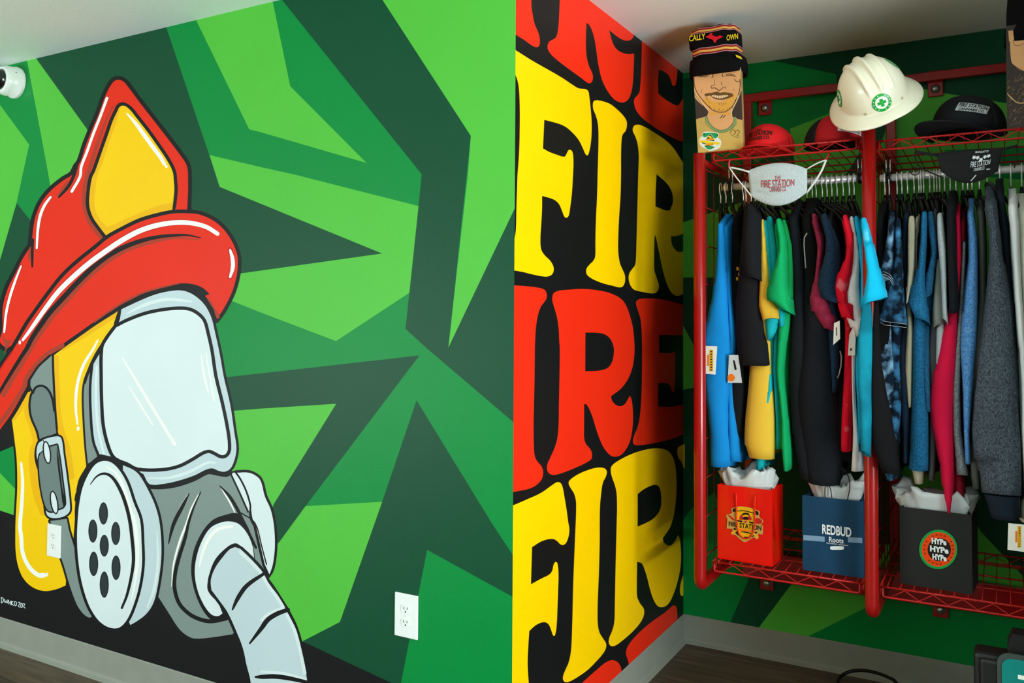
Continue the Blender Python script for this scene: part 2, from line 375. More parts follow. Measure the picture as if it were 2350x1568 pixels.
# visor
a.shape('pale', 'B 1045,1378! 1150,1325 1300,1268 1450,1235 1600,1220 1700,1228 1775,1268 1825,1325 1855,1430 1880,1567 C 1890,20 1925,250 1985,500 2035,750 2048,900 2028,948 1990,958 1930,928 1880,910 1820,925 1720,985 1600,1045 1450,1075 1240,1070 1150,1025 1040,975 990,880 945,700 930,500 925,250 925,0 B 930,1560 970,1480', 26)
a.stroke('white', 'C 1100,85 1570,862', 26, 10, 30)
a.stroke('white', 'C 1158,342 1372,685', 17, 8, 12)
a.stroke('white', 'C 1808,60 1835,250 1872,392', 17, 8, 14); a.stroke('white', 'C 1850,40 1895,300 1925,470', 14, 6, 12)
# right flange
a.shape('pale', 'C 2120,1118! 2240,1118 2320,1160 2350,1210 G 30,1330 80,1440 108,1567 H 108,120 120,260 118,380 100,510 72,590! 30,500! D 2300,150! C 2270,1530 2250,1400 2190,1230', 20)
a.shape('pale', 'C 2082,1125! 2110,1118 2190,1250 2240,1400 2240,1470! 2150,1270', 14)
a.stroke('black', 'C 2170,1480 2290,1567 D 2350,330 H 45,500', 10)
a.stroke('white', 'C 1688,1318 1620,1430 1560,1567', 12); a.stroke('black', 'C 1700,1305 1640,1420 1590,1567 D 1560,140 1515,312', 30, 8, 8)
a.stroke('white', 'C 1785,1310 1720,1440 1680,1567 D 1620,280 1560,500 1542,700', 20, 6, 6)
a.stroke('black', 'C 1805,1290 1745,1420 1695,1567 D 1665,260 1605,450 1572,600 1570,720 1610,850 1700,945 1800,995 1900,1012 2035,985', 30, 8, 34)
a.stroke('white', 'C 1990,1260 2070,1390 2118,1490', 14, 6, 6); a.stroke('black', 'C 1975,1235 2060,1325 2125,1430 2165,1510 D 2300,350', 26, 8, 20)
a.shape('black', 'D 2150,50 2000,62 1900,110 1810,220 1740,380 1718,550 1738,700 1795,860 1875,980 1950,1012 2030,970! 2200,500! 2290,300!')
a.shape('pale', 'D 2000,120 1900,165 1830,260 1775,400 1750,560 1772,720 1830,860 1900,950 1960,965 2000,940! 1960,850 1870,740 1870,640 1920,480 2000,380 2110,310 2180,350 2285,455! 2268,330 2220,220 2150,140 2080,115', 6)
a.stroke('white', 'D 1790,520 1820,400 1870,280 1950,190 2090,155', 30, 10, 20)
# hose
a.shape('silver', 'D 2112,345! 2165,365 2350,555 H 30,620 95,710 200,875 230,925 305,1080 365,1300 400,1480 425,1640 440,1800! D 2260,1800! 2255,1567 2215,1400 2182,1250 2115,1080 2045,930 1975,830 1900,730! 1895,640 1935,530 2010,425 2065,365', 22)
a.stroke('pale', 'D 2160,390 2340,570 H 60,690 130,780 195,885', 30); a.stroke('pale', 'H 190,890 60,950 0,1000', 26); a.stroke('pale', 'H 232,960 300,1100 352,1300 390,1480', 30)
a.stroke('pale', 'H 390,1530 200,1480 0,1465', 24)
a.stroke('black', 'D 2090,905 2140,800 2220,690 2350,605 H 20,585', 34, 14, 24)
a.stroke('black', 'D 2245,1210 2350,1075 H 60,995 150,940 240,908', 38, 14, 30)
a.stroke('black', 'D 2295,1512 2350,1512 H 120,1508 250,1525 420,1562', 36, 14, 26)
a.stroke('black', 'C 1300,1240 1450,1247 1600,1224 1750,1172 1870,1112 1960,1126 2035,1135 2070,1118', 34)
a.shape('black', 'C 690,1400 720,1200 800,1040 900,950! 1060,985! 1130,1040 1260,1130! 1200,1500')
# canister
a.shape('silver', 'C 1105,1050! 1200,1092 1255,1142 1325,1260 1390,1400 1428,1567 D 1430,100 1450,300 1445,500 1405,760 1368,870 1310,950 1235,1008 1172,1045! 1100,900! 1100,300!', 20)
a.stroke('pale', 'D 1410,200 1420,480 1380,740 1320,890', 26, 8, 10)
a.shape('pale', 'C 925,1012 1000,1025 1070,1090 1140,1210 1200,1385 1240,1567 D 1258,100 1272,300 1276,500 1248,700 1198,872 1140,1000 1072,1068 1000,1072 925,1038 858,970 790,845 732,650 702,450 692,250 702,50 C 712,1400 740,1260 790,1140 855,1045', 22)
a.stroke('white', 'C 950,1060 1050,1130 1120,1280 1180,1480 D 1205,100 1230,280 1235,450 1215,650 1180,830', 34, 8, 10)
a.stroke('black', 'C 812,1222 870,1150 940,1125 1010,1160 1080,1270 1130,1400 1160,1567 D 1165,100 1185,250 1200,450 1182,600 1140,780 1095,892', 28, 6, 18)
for x, y, ry in ((930, 42, 98), (835, 200, 102), (1040, 222, 102), (937, 332, 96), (842, 495, 108), (1043, 530, 108), (937, 682, 116)):
    a.dot('char', 'D', x, y, 32, ry-6, 0, 9)
# signature
for st in ('W 3,1371 3,1384', 'W 3,1371 7,1374 8,1380 4,1384', 'W 10,1375 12,1384 14,1378 16,1385 18,1377', 'W 20,1378 20,1387 24,1380 24,1388', 'W 26,1380 26,1389', 'W 26,1385 30,1380', 'W 26,1385 31,1390',
           'W 33,1385 34,1381 37,1382 38,1388 35,1391 33,1385', 'W 42,1383 46,1383 44,1388 42,1392 46,1394', 'W 48,1385 51,1386 51,1394 48,1394 48,1385', 'W 53,1386 57,1387 54,1393 58,1396'):
    a.stroke('pale', st, 1.5, seg=2)
a.inv = lambda c: project((c[0], 0, c[1]))
XL = -6.2
def P2L(p): q = aty(p[0], p[1], 0.0); return (q.x, q.z)
# shapes crossing the camera's horizon of this plane never occur (all image x > -400)
me = a.mesh('wall_left', P2L, [(XL, 0), (0, 0), (0, CEIL), (XL, CEIL)], lambda v: (v[0], 0.0, v[1]), mural, 'mid')
wl = struct(link('wall_left', flip_to(me, (0, -1, 0))))

# ---- lettered return wall (faces +x)
a = Art()
R_, Y_ = 'red', 'yellow'
a.shape(R_, 'I -60,-300! 190,-300! 195,50 205,130 225,220 262,310 270,380 262,415 240,425 200,410 130,360 40,305! -60,245!')
a.shape(R_, 'I 450,-400! 450,0! 440,200 430,290 415,335 390,355 355,375 340,410 345,450 380,500 450,560 550,635 640,700 700,745 725,747 745,720 745,670 715,600 695,530 685,430 685,300 690,205! 715,225 745,290 765,370 780,470 800,600 830,720 880,820 930,885 975,915 1020,922 1060,900 1090,840 1105,760 1115,600 1118,480! 1070,488 1000,470 950,430 920,370 893,270! 930,300 990,345 1040,365 1085,360 1112,335! 1118,250! 1000,-400!')
a.shape(R_, 'I 1188,250! 1187,450! 1183,600 1175,750 1165,830 1145,860 1120,890 1118,930 1135,990 1190,1060 1280,1130 1400,1205 1500,1255 1600,1290! 1600,875! 1562,880! 1520,945! 1500,950 1440,920 1380,880 1335,840! 1332,720 1340,625! 1380,640 1430,680 1455,740 1465,770 1485,770 1500,720 1508,640! 1510,540!')
a.shape(Y_, 'I -60,370! 50,450! 200,545 350,630 470,700 560,760 620,795 680,802 705,820 715,870 725,960 735,1080 735,1200 728,1290 715,1360 698,1398 680,1385 660,1340 620,1260 560,1190 500,1140 430,1110 310,1078! 298,1335! 350,1365 430,1395 490,1410 510,1385 530,1350 555,1355 568,1390 572,1480 J 568,0 560,150 545,280 530,370 510,392 490,380 470,330 440,265 390,225 290,195! 290,300 282,450 275,560 280,670 310,725 360,775 388,820 395,860 380,900 340,920 290,918 200,900 120,880 35,865! -60,850! -60,570! 40,590! 55,500 60,300 70,0 I 75,1500 85,1350 90,1100 88,900 80,780 65,710 45,660! -60,600!')
a.shape(Y_, 'I 750,920 770,903 830,910 900,935 960,980 1020,1040 1050,1090 1052,1140 1040,1180 1015,1210 1005,1260 1000,1400 J 1000,0 995,200 982,400 975,560 975,700 990,800 1015,860 1035,910 1035,970 1015,1010 985,1018 930,1005 850,985 770,955 710,920 688,890 690,850 715,815 750,780 768,740 770,600 775,400 785,200 790,0 I 795,1400 798,1200 790,1100 770,1030 750,980')
a.shape(Y_, 'I 1105,1160 1120,1130 1160,1122 1230,1150 1310,1200 1400,1260 1470,1330 1530,1420 1600,1530! J 1600,500! 1545,540 1500,555 1450,560! 1455,620 1480,670 1520,700 1600,680! 1600,1060! 1530,1090 1490,1092 1450,1060 1410,980 1380,880 1350,740 1330,640 1315,570 1305,545! 1300,600 1298,750 1300,860 1320,930 1340,990 1335,1040 1310,1068 1270,1072 1200,1060 1120,1040 1085,1000 1070,950 1072,900 1095,860 1125,820 1135,760 1140,600 1145,400 1150,200 1155,0 I 1160,1400 1150,1300 1130,1230 1110,1190')
a.shape('black', 'J 1320,0! 1350,25 1400,70 1440,120 1465,190 1465,260 1440,325! 1400,325 1310,290! 1312,150')
a.shape(R_, 'J -60,980! 40,1000! 150,1008 250,1020 310,1038 330,1070 332,1110 310,1150 280,1190 255,1260 238,1350 230,1450 225,1560 K 222,300 215,600 215,850 225,970 250,1020 285,1060 300,1110 290,1170 250,1220 180,1260 40,1290! -60,1310!')
a.shape(R_, 'J 382,1110 395,1070 440,1048 520,1040 640,1032 760,1040 870,1060 950,1090 1010,1130 1050,1190 1085,1290 1110,1400 1122,1560 K 1118,80 1100,180 1060,280 1000,360 910,430! 920,470 950,505 990,520 1030,505 1060,460 1080,425! 1095,460 1105,540 1108,640 1100,740 1085,820 1055,890 1010,950 960,973 910,965 850,900 810,820 775,720 745,620 715,545 690,505 668,498! 668,700 668,800 685,860 720,900 738,940 735,990 700,1020 620,1060 500,1110 400,1138 355,1125 335,1090 338,1040 365,980 400,900 425,820 438,700 442,500 448,200 450,0 J 445,1500 440,1400 425,1290 400,1200 385,1150')
a.shape('black', 'J 680,1425! 760,1425 840,1435 890,1465 915,1500 935,1560 K 935,50 920,120 880,175 800,200 678,205!')
a.shape(R_, 'J 1135,1150 1160,1125 1230,1118 1330,1122 1430,1140 1600,1185! K 1600,755! 1450,815 1350,840 1250,860 1150,872 1115,860 1108,830 1120,780 1145,720 1165,640 1180,500 1188,300 1190,0 J 1185,1400 1175,1300 1150,1220')
a.shape('black', 'J 1342,1445! 1600,1450! K 1600,490! 1530,510 1440,525 1335,522! 1335,312! 1400,312 1440,330 1460,390 1475,390 1485,300 1488,30! 1450,40 1400,42 1342,42!')
a.shape(Y_, 'K -60,1450! 35,1410! 150,1360 280,1300 380,1230 425,1203 455,1210 475,1250 490,1330 510,1450 525,1560 N 535,180 530,240 510,300 485,325 455,320 425,290 390,272 340,275 280,295 200,345! 195,500 190,680! 280,630 350,595 380,560 395,500 415,478 430,500 438,600 435,700 428,900 420,1060 405,1140 390,1140 375,1100 355,1050 330,1025 290,1022 230,1050 175,1100! 165,1250 160,1400 170,1567 200,1900! -60,1900!')
a.shape(Y_, 'K 530,1220 535,1190 600,1140 700,1095 790,1072 850,1078 872,1105 865,1150 840,1200 825,1270 812,1400 N 810,0 808,300 800,600 790,850 790,1020 805,1110 840,1170 865,1210 865,1250 840,1300 780,1370 700,1450 600,1520 520,1560 485,1550 478,1510 500,1450 530,1380 550,1280 560,1100 570,700 585,300 597,0 K 597,1400 580,1310 550,1260')
a.shape(Y_, 'K 908,1100 915,1060 960,1020 1050,970 1150,930 1250,905 1330,898 1400,910 1450,950 1480,1020 1497,1130 1500,1280 1495,1400 N 1485,0 1470,80 1440,170 1400,230 1375,265! 1385,300 1420,330 1455,325 1490,280 1515,235! 1530,280 1540,400 1535,520 1510,650 1475,760 1430,850 1380,885 1330,875 1290,810 1260,720 1235,620 1210,540 1185,490 1145,478! 1142,700 1145,790 1170,850 1205,900 1205,960 1170,1030 1100,1110 1020,1180 950,1230 910,1235 890,1205 895,1160 920,1100 940,1020 945,850 952,500 962,100 K 965,1440 960,1300 945,1230 920,1160')
a.shape('black', 'K 1150,1310! 1200,1270 1270,1235 1320,1228 1350,1260 1362,1340 1360,1420 N 1340,30 1290,90 1220,130 1150,160!')
a.shape(Y_, 'K 1505,930 1515,890 1562,862! 1600,850! 1600,1090! 1562,1070! 1545,1020 1520,990')
a.shape(Y_, 'N 1530,720 1535,680 1562,590! 1600,560! 1600,790! 1562,780! 1545,785 1532,760')
a.shape(R_, 'N 450,1760! 650,1567 780,1450 860,1385 920,1362 970,1380 1000,1430 1005,1470! 1010,1800! 900,2000!')
a.shape(R_, 'N 1045,1300 1060,1240 1110,1170 1200,1080 1300,1000 1400,930 1470,870 1495,880 1505,930 1508,990! 1500,1200! 1100,1600! 1065,1370!')
a.inv = lambda c: project((0, c[0], c[1]))
def P2F(p): q = atx(p[0], p[1], 0.0); return (q.y, q.z)
me = a.mesh('wall_centre', P2F, [(0, 0), (DEPTH, 0), (DEPTH, CEIL), (0, CEIL)], lambda v: (0.0, v[0], v[1]), mural, 'black')
struct(link('wall_centre', flip_to(me, (1, 0, 0))))

# ---- alcove back wall
a = Art()
a.poly('mid', '1500,100 1790,143 1918,170 1930,252 1812,296 1800,330 1700,400 1568,400 1568,600')
a.poly('dark', '1568,180 1640,175 1640,420 1568,510')
a.poly('lime', '1812,296 1930,250 1985,330 1930,420 1828,400')
a.poly('lime', '1540,520 1700,465 1850,425 2000,395 2060,217 2120,204 2168,214 2310,237 2500,270 2500,640 1568,637 1540,642')
a.poly('dark', '2060,217 2120,204 2168,214 2310,237 2500,270 2500,0 1790,143 1918,170 1930,252 2000,250')
a.poly('mid', '2165,345 2500,330 2500,425 2250,405')
a.poly('dark', '1700,640 1700,900 2400,900 2400,640')
a.poly('lime', '1540,700 1568,748 1596,800 1645,880 1568,895 1540,900')
a.poly('mid', '1540,1230 1590,1165 1640,1130 1718,1330 1677,1427 1600,1500 1540,1500')
a.poly('lime', '1680,1500 1742,1440 1815,1343 1900,1250 2100,1250 2100,1310 1981,1398 1852,1462 1800,1500')
a.poly('mid', '1800,1500 1852,1462 1981,1398 2100,1305 2205,1170 2500,1300 2500,1700 1800,1700')
a.poly('lime', '2040,1080 2160,1050 2205,1165 2205,1320 2050,1345')
a.poly('dark', '2180,1080 2251,1221 2345,1320 2500,1480 2500,1080')
a.poly('lime', '2251,1221 2345,1320 2370,1365 2205,1320 2205,1150')
a.poly('yellow', 'K 1562,862 1572,862 1572,1080 1562,1070')
a.inv = lambda c: project((c[0], DEPTH, c[1]))
def P2B(p): q = aty(p[0], p[1], DEPTH); return (q.x, q.z)
ALX = 1.66
me = a.mesh('wall_back', P2B, [(0, 0), (ALX, 0), (ALX, CEIL), (0, CEIL)], lambda v: (v[0], DEPTH, v[1]), mural, 'dark')
struct(link('wall_back', flip_to(me, (0, -1, 0))))

# ---- rest of the shell
M_CEIL = mat('ceiling_paint', '#eaf4ee', 0.75, var=0.015, vscale=2, bump=0.25, bscale=90)
M_WALL = mat('plain_wall_paint', '#7c7f7a', 0.7, var=0.02, bump=0.1)
def slab(name, a_, b_, m): return struct(MB().box(a_, b_).build(name, m))
slab('ceiling', (XL, -5.6, CEIL), (5.2, DEPTH+0.12, CEIL+0.1), M_CEIL)
slab('wall_right_light_block', (ALX, 0.2, 0), (ALX+0.12, DEPTH+0.12, CEIL), M_WALL)  # unseen wall, added and lengthened to block light into the alcove
slab('wall_front', (ALX+0.12, 0.2, 0), (5.2, 0.32, CEIL), M_WALL)
slab('wall_west', (XL-0.1, -5.6, 0), (XL, 0.0, CEIL), M_WALL)
slab('wall_east', (5.2, -5.6, 0), (5.3, 0.32, CEIL), M_WALL)
slab('wall_rear', (XL, -5.7, 0), (5.2, -5.6, CEIL), M_WALL)
# floor: vinyl planks
fm = bpy.data.materials.new('vinyl_plank'); fm.use_nodes = True; n = fm.node_tree.nodes; L = fm.node_tree.links; b = n['Principled BSDF']
tc = n.new('ShaderNodeTexCoord'); mp = n.new('ShaderNodeMapping'); L.new(tc.outputs['Object'], mp.inputs['Vector'])
br = n.new('ShaderNodeTexBrick'); br.inputs['Scale'].default_value = 1; br.inputs['Brick Width'].default_value = 1.2; br.inputs['Row Height'].default_value = 0.18
br.inputs['Mortar Size'].default_value = 0.0015; br.inputs['Color1'].default_value = lin('#6a5a4a'); br.inputs['Color2'].default_value = lin('#54483c'); br.inputs['Mortar'].default_value = lin('#241d18')
br.offset = 0.37; L.new(mp.outputs['Vector'], br.inputs['Vector'])
mp2 = n.new('ShaderNodeMapping'); mp2.inputs['Scale'].default_value = (1.2, 16, 1); L.new(tc.outputs['Object'], mp2.inputs['Vector'])
nz = n.new('ShaderNodeTexNoise'); nz.inputs['Scale'].default_value = 3; nz.inputs['Detail'].default_value = 8; L.new(mp2.outputs['Vector'], nz.inputs['Vector'])
rp = n.new('ShaderNodeValToRGB'); rp.color_ramp.elements[0].position = 0.35; rp.color_ramp.elements[0].color = (0.45, 0.42, 0.38, 1); rp.color_ramp.elements[1].position = 0.7; rp.color_ramp.elements[1].color = (1.15, 1.1, 1.05, 1)
L.new(nz.outputs['Fac'], rp.inputs['Fac']); mx = n.new('ShaderNodeMix'); mx.data_type = 'RGBA'; mx.blend_type = 'MULTIPLY'; mx.inputs[0].default_value = 1
L.new(br.outputs['Color'], mx.inputs[6]); L.new(rp.outputs['Color'], mx.inputs[7]); L.new(mx.outputs[2], b.inputs['Base Color'])
b.inputs['Roughness'].default_value = 0.5
fl = struct(MB().box((XL, -5.6, -0.08), (5.2, DEPTH+0.12, 0)).build('floor', fm))
# cove base
M_COVE = mat('cove_vinyl', '#8d9085', 0.5, var=0.04, vscale=14, bump=0.08, bscale=60)
def cove(name, p, q, nrm):
    p = Vector(p); q = Vector(q); nrm = Vector(nrm)
    prof = [(0, BASE), (0.002, BASE), (0.0035, BASE-0.003), (0.0035, 0.02), (0.006, 0.009), (0.015, 0.003), (0.019, 0.0), (0, 0)]
    rings = [[(e + nrm*d + Vector((0, 0, z))) for d, z in prof] for e in (p, q)]
    return struct(MB().loft(rings, 0, True, False).build(name, M_COVE))
cove('baseboard_left', (XL, 0, 0), (0.0035, 0, 0), (0, -1, 0))
cove('baseboard_centre', (0, -0.0035, 0), (0, DEPTH, 0), (1, 0, 0))
cove('baseboard_back', (0, DEPTH, 0), (ALX, DEPTH, 0), (0, -1, 0))
# ------------------------------------------------------------------ clothing rack (wall hung, red)
M_RED = mat('red_powder_coat', '#a0100e', 0.3, coat=0.3, var=0.04, vscale=20)
M_WIRE = mat('red_wire_coat', '#b81a16', 0.4, coat=0.2)
M_BOLT = mat('zinc_bolt', '#b8bcb8', 0.3, metal=0.9)
M_CHROME = mat('chrome', '#fbfbfa', 0.3, metal=0.4)
M_BLKM = mat('black_plastic', '#121212', 0.35)
M_SIDE = mat('shaded_red_wire', '#7a100e', 0.5)  # rack red darkened for the side wires, their shade put into the colour
YF, RODY, RODZ = 0.80, 1.03, 1.858
XS = [0.285, 0.832, 1.379]
rack = empty('clothing_rack', (0, DEPTH, 0.3), 'red steel clothing rack with wire shelves hung on the green wall', 'clothing rack')
def rk(name, mb, m, parent=None, fix=True):
    o = mb.build(name, m, None, None, fix)
    if parent is None: relink(o, rack)
    else: o.parent = parent
    return o
for X in XS:
    pts = [(X, 1.46, 0.462), (X, YF+0.05, 0.462)]+[(X, YF+0.03-0.03*math.sin(t), 0.492-0.03*math.cos(t)) for t in np.linspace(0, math.pi/2, 7)]
    pts += [(X, YF, 0.8), (X, YF, 1.4), (X, YF, 1.947 if X < 0.5 else 1.985)]
    rk('post', MB().tube(pts, 0.0205, 16), M_RED)
    rk('top_arm', MB().tube([(X, YF+0.01, 1.925), (X, 1.46, 1.925)], 0.011, 12), M_RED)
    rk('wall_upright', MB().box((X-0.017, 1.446, 0.42), (X+0.017, DEPTH-0.001, 2.29), 0, 0.003), M_RED)
    g = MB()                                            # wire side panel
    for y in np.arange(YF+0.085, 1.43, 0.085): g.tube([(X, y, 0.47), (X, y, 1.925)], 0.0018, 6)
    for z in np.arange(0.55, 1.92, 0.135): g.tube([(X+0.004, YF+0.018, z), (X+0.004, 1.446, z)], 0.0022, 6)
    rk('side_panel', g, M_SIDE)
rk('top_rail', MB().box((0.262, 1.443, 2.270), (1.40, 1.463, 2.303), 0, 0.002), M_RED)
rk('lower_rail', MB().box((0.262, 1.443, 0.322), (1.40, 1.463, 0.43), 0, 0.002), M_RED)
for x in (0.353, 0.985):
    for z0, z1, zb in ((2.215, 2.312, 2.243), (0.276, 0.335, 0.306)):
        o = rk('bracket', MB().box((x-0.026, 1.470, z0), (x+0.026, DEPTH-0.001, z1), 0, 0.002), M_RED)
        M = Matrix.Rotation(math.pi/2, 3, 'X')
        mb = MB().lathe([(0.0, 0.014), (0.009, 0.013), (0.0125, 0.008), (0.0125, 0.003), (0.017, 0.002), (0.017, 0)], 20, M, (x, 1.470, zb))
        rk('bolt', mb, M_BOLT, o)
def truss(mb, p, q, zt, zb, pitch):
    p = Vector(p); q = Vector(q); L = (q-p).length; d = (q-p).normalized(); nn = max(2, round(L/pitch))
    def at(s, z): v = p+d*s; return Vector((v.x, v.y, z))
    mb.tube([at(0, zt), at(L, zt)], 0.0034, 8); mb.tube([at(0.006, zt-0.004), at(0.006, zb+0.004), at(0.012, zb), at(L-0.012, zb), at(L-0.006, zb+0.004), at(L-0.006, zt-0.004)], 0.0034, 8)
    e = 0.03; k = round((L-2*e)/(pitch/2)); 
    mb.tube([at(e+(L-2*e)*i/k, (zt-0.003) if i % 2 else (zb+0.003)) for i in range(k+1)], 0.0019, 6)
def wire_shelf(x0, x1, zt, zb):
    mb = MB(); y0, y1 = YF+0.03, 1.43
    truss(mb, (x0, y0, 0), (x1, y0, 0), zt, zb, 0.082); truss(mb, (x0, y1, 0), (x1, y1, 0), zt, zb, 0.082)
    truss(mb, (x0, y0, 0), (x0, y1, 0), zt, zb, 0.082); truss(mb, (x1, y0, 0), (x1, y1, 0), zt, zb, 0.082)
    for x in np.arange(x0+0.02, x1-0.005, 0.037): mb.tube([(x, y0, zt+0.0036), (x, y1, zt+0.0036)], 0.0016, 5)
    for x in np.arange(x0+0.022, x1-0.01, 0.041): mb.tube([(x, y0-0.002, zt+0.002), (x, y0-0.004, zt-0.002)], 0.0028, 6)
    for y in (y0+0.15, y0+0.30, y0+0.45): mb.tube([(x0, y, zt-0.001), (x1, y, zt-0.001)], 0.003, 6)
    return mb
for i, (x0, x1) in enumerate(((XS[0]+0.035, XS[1]-0.034), (XS[1]+0.021, XS[2]-0.03))):
    zt, zb = (1.952, 1.922) if i == 0 else (1.940, 1.912)
    o = rk('top_shelf', wire_shelf(x0, x1, zt, zb), M_WIRE)
    rk('bottom_shelf', wire_shelf(x0, x1, 0.540, 0.509), M_WIRE)
    z = RODZ-(0.0 if i == 0 else 0.006)
    rod = rk('hanging_rod', MB().tube([(x0-0.014, RODY, z), (x1+0.012, RODY, z)], 0.0125, 20), M_CHROME)
    for x in ((x0+0.012, x1-0.022) if i == 0 else (x0+0.012, x1-0.012)):
        mb = MB()
        for dx in (-0.0045, 0.0045): mb.tube([(x+dx*1.5, RODY-0.006, zb), (x+dx*1.2, RODY, z+0.02)], 0.0022, 8)
        h = rk('rod_hook', mb, M_CHROME, rod)
        rk('rod_clip', MB().tube([(x-0.006, RODY, z), (x+0.006, RODY, z)], 0.019, 16).box((x-0.005, RODY-0.012, z+0.01), (x+0.005, RODY+0.012, z+0.032), 0, 0.002), M_BLKM, rod)

# ------------------------------------------------------------------ garments
rnd = random.Random(4)
def fabric(name, hexc, hex2=None, vs=5, rough=0.9, var=0.06, lo=0.42, hi=0.62, heather=False, detail=3):
    if heather:
        m = mat(name, hexc, rough, spec=0.2, hex2=hex2, vscale=260, mixlo=0.35, mixhi=0.68, bump=0.5, bscale=500, stretch=(1, 1, 0.6), detail=2)
    else:
        m = mat(name, hexc, rough, spec=0.2, var=var, hex2=hex2, vscale=vs, mixlo=lo, mixhi=hi, bump=0.35, bscale=450, detail=detail)
    return m
F = {
 'royal': fabric('royal_blue_jersey', '#0f86cf'), 'black': fabric('black_jersey', '#0e0e10'), 'black2': fabric('washed_black_jersey', '#15161a'),
 'yellow': fabric('yellow_jersey', '#e8bb3c'), 'teal': fabric('teal_jersey', '#14b3bd'), 'green': fabric('green_jersey', '#0aa862'), 'green2': fabric('deep_green_jersey', '#0b9a4c'),
 'navyblk': fabric('blue_black_fleece', '#14181e'), 'maroon': fabric('berry_jersey', '#a32c4c', '#8c2440', 60), 'navyh': fabric('navy_heather', '#14283e', '#1e3c58', heather=True),
 'redtie': fabric('red_tie_dye', '#e3102c', '#f8a8b4', 14, lo=0.62, hi=0.8), 'white': fabric('white_jersey', '#f2f2ee'), 'aqua': fabric('aqua_tie_dye', '#0cb4de', '#7fe0f2', 16, lo=0.58, hi=0.8),
 'aqua3': fabric('deep_turquoise_jersey', '#087a92', '#0c94ae', 10), 'aqua2': fabric('turquoise_tie_dye', '#0a93b4', '#2cc0dc', 14, lo=0.5, hi=0.8), 'tie': fabric('navy_tie_dye', '#0f2236', '#8fc4ea', 26, lo=0.44, hi=0.68), 'tie2': fabric('navy_blue_tie_dye', '#0c1c2c', '#4c9cd4', 22, lo=0.46, hi=0.7),
 'navy': fabric('navy_jersey', '#1a2c40'), 'khaki': fabric('khaki_jersey', '#b9b398'), 'blueh': fabric('deep_blue_heather', '#155e88', '#2a7fae', heather=True), 'blueh2': fabric('denim_heather', '#1b5478', '#2f6f98', heather=True),
 'dgrey': fabric('dark_grey_jersey', '#46484a'), 'lgrey': fabric('light_grey_heather', '#a7b0b2', '#bcc6c8', heather=True), 'grey': fabric('stone_grey_jersey', '#787c72'),
 'crimson': fabric('crimson_jersey', '#d3103e'), 'dred': fabric('dark_red_jersey', '#8e1226'), 'ltblueh': fabric('light_blue_heather', '#3a76b4', '#6ba0d4', heather=True),
 'olive': fabric('olive_grey_fleece', '#55584e'), 'char': fabric('charcoal_heather', '#343a42', '#5b6872', heather=True), 'dnavy': fabric('dark_navy_fleece', '#141c24'),
 'whitef': fabric('white_fleece', '#e6eae8'), 'cream': fabric('cream_fleece', '#d9d9c8'), 'navycuff': fabric('navy_rib', '#16222e'), 'gheather': fabric('grey_heather', '#5c6060', '#83898a', heather=True),
}
def rows(st): return [tuple(float(v) for v in r.replace(':', ',').replace('-', ',').split(',')) for r in st.split(';')]
def interp(R, n):
    R = np.array(R); ys = np.linspace(R[0, 0], R[-1, 0], n); 
    ys = np.unique(np.concatenate([ys, R[:, 0]]))
    def sm(c):
        return np.interp(ys, R[:, 0], R[:, c])
    a = sm(1); b = sm(2)
    k = np.array([.25, .5, .25])
    for _ in range(2):
        a[1:-1] = np.convolve(a, k, 'valid'); b[1:-1] = np.convolve(b, k, 'valid')
    return np.stack([ys, a, b], 1)
def cloth(R, Y0, depth, rise, rng, n=26, fold=0.004, skew=0.0, backw=0.5, open_hem=True, tilt=0.0):
    """hanging cloth body: traced front strip, carried back in y with folds; top rises toward the neck"""
    Q = interp(R, n); rings = []; ph = [rng.uniform(0, 6.28) for _ in range(6)]; m = 15
    front = []
    for y, xl, xr in Q:
        a = aty(xl, y, Y0); b = aty(xr, y, Y0); front.append((a.x, b.x, (a.z+b.z)/2))
    z0 = front[0][2]; zN = front[-1][2]
    def ring(x0, x1, z, f0, f1, amp, sk):
        cx = (x0+x1)/2; hw = max((x1-x0)/2, 0.003); pts = []
        side = [0.5-0.5*math.cos(math.pi*i/m) for i in range(m+1)]
        seq = [(s, 1) for s in side]+[(s, -1) for s in side[::-1][1:-1]]
        for s, sg in seq:
            e = 1.05*(1-abs(2*s-1)**14)**0.5 if 0 < s < 1 else 0
            w = hw*(1-(1-backw)*min(1, max(0, s-0.14)*1.6))
            t = f0+(f1-f0)*s
            wav = amp*math.sin(t*22+ph[0]+z*3)*min(1, s*4)+amp*0.7*math.sin(t*41+ph[1]-z*5)*min(1, s*3)
            w2 = w*(1+0.22*math.sin(t*30+ph[2]+z*4)*min(1, s*5))
            pts.append(Vector((cx+sk*t+sg*w2*e+wav, Y0+depth*t+0.006*math.sin(z*17+ph[3])*(1 if s < 0.2 else 0), z)))
        return pts
    for i, g in enumerate(front):
        u = i/(len(front)-1); amp = fold*(0.3+1.4*u); rings.append(ring(g[0], g[1], g[2], 0, 1, amp, skew*(0.2+u)))
        if i == len(front)-1:
            for p in rings[-1]: p.z += 0.006*math.sin(p.y*35+ph[4])+tilt*(p.y-Y0)
    tops = []; g = front[0]; c = (g[0]+g[1])/2; hw = (g[1]-g[0])/2
    for k in range(6, 0, -1):
        t = k/6; f0 = 0.36*t**0.9+0.012*t; f1 = 1-f0; zz = z0+rise*t*0.95+0.0035*(1 if t < .3 else 1)
        ww = hw*(1-0.12*t)
        tops.append(ring(c-ww, c+ww, zz, f0, f1, fold*0.3, skew*0.2))
    allr = tops+rings
    mb = MB()
    mb.loft(allr, 0, True, True)
    if open_hem:      # inner lip so the hem reads as cloth with thickness
        pass
    return mb, front
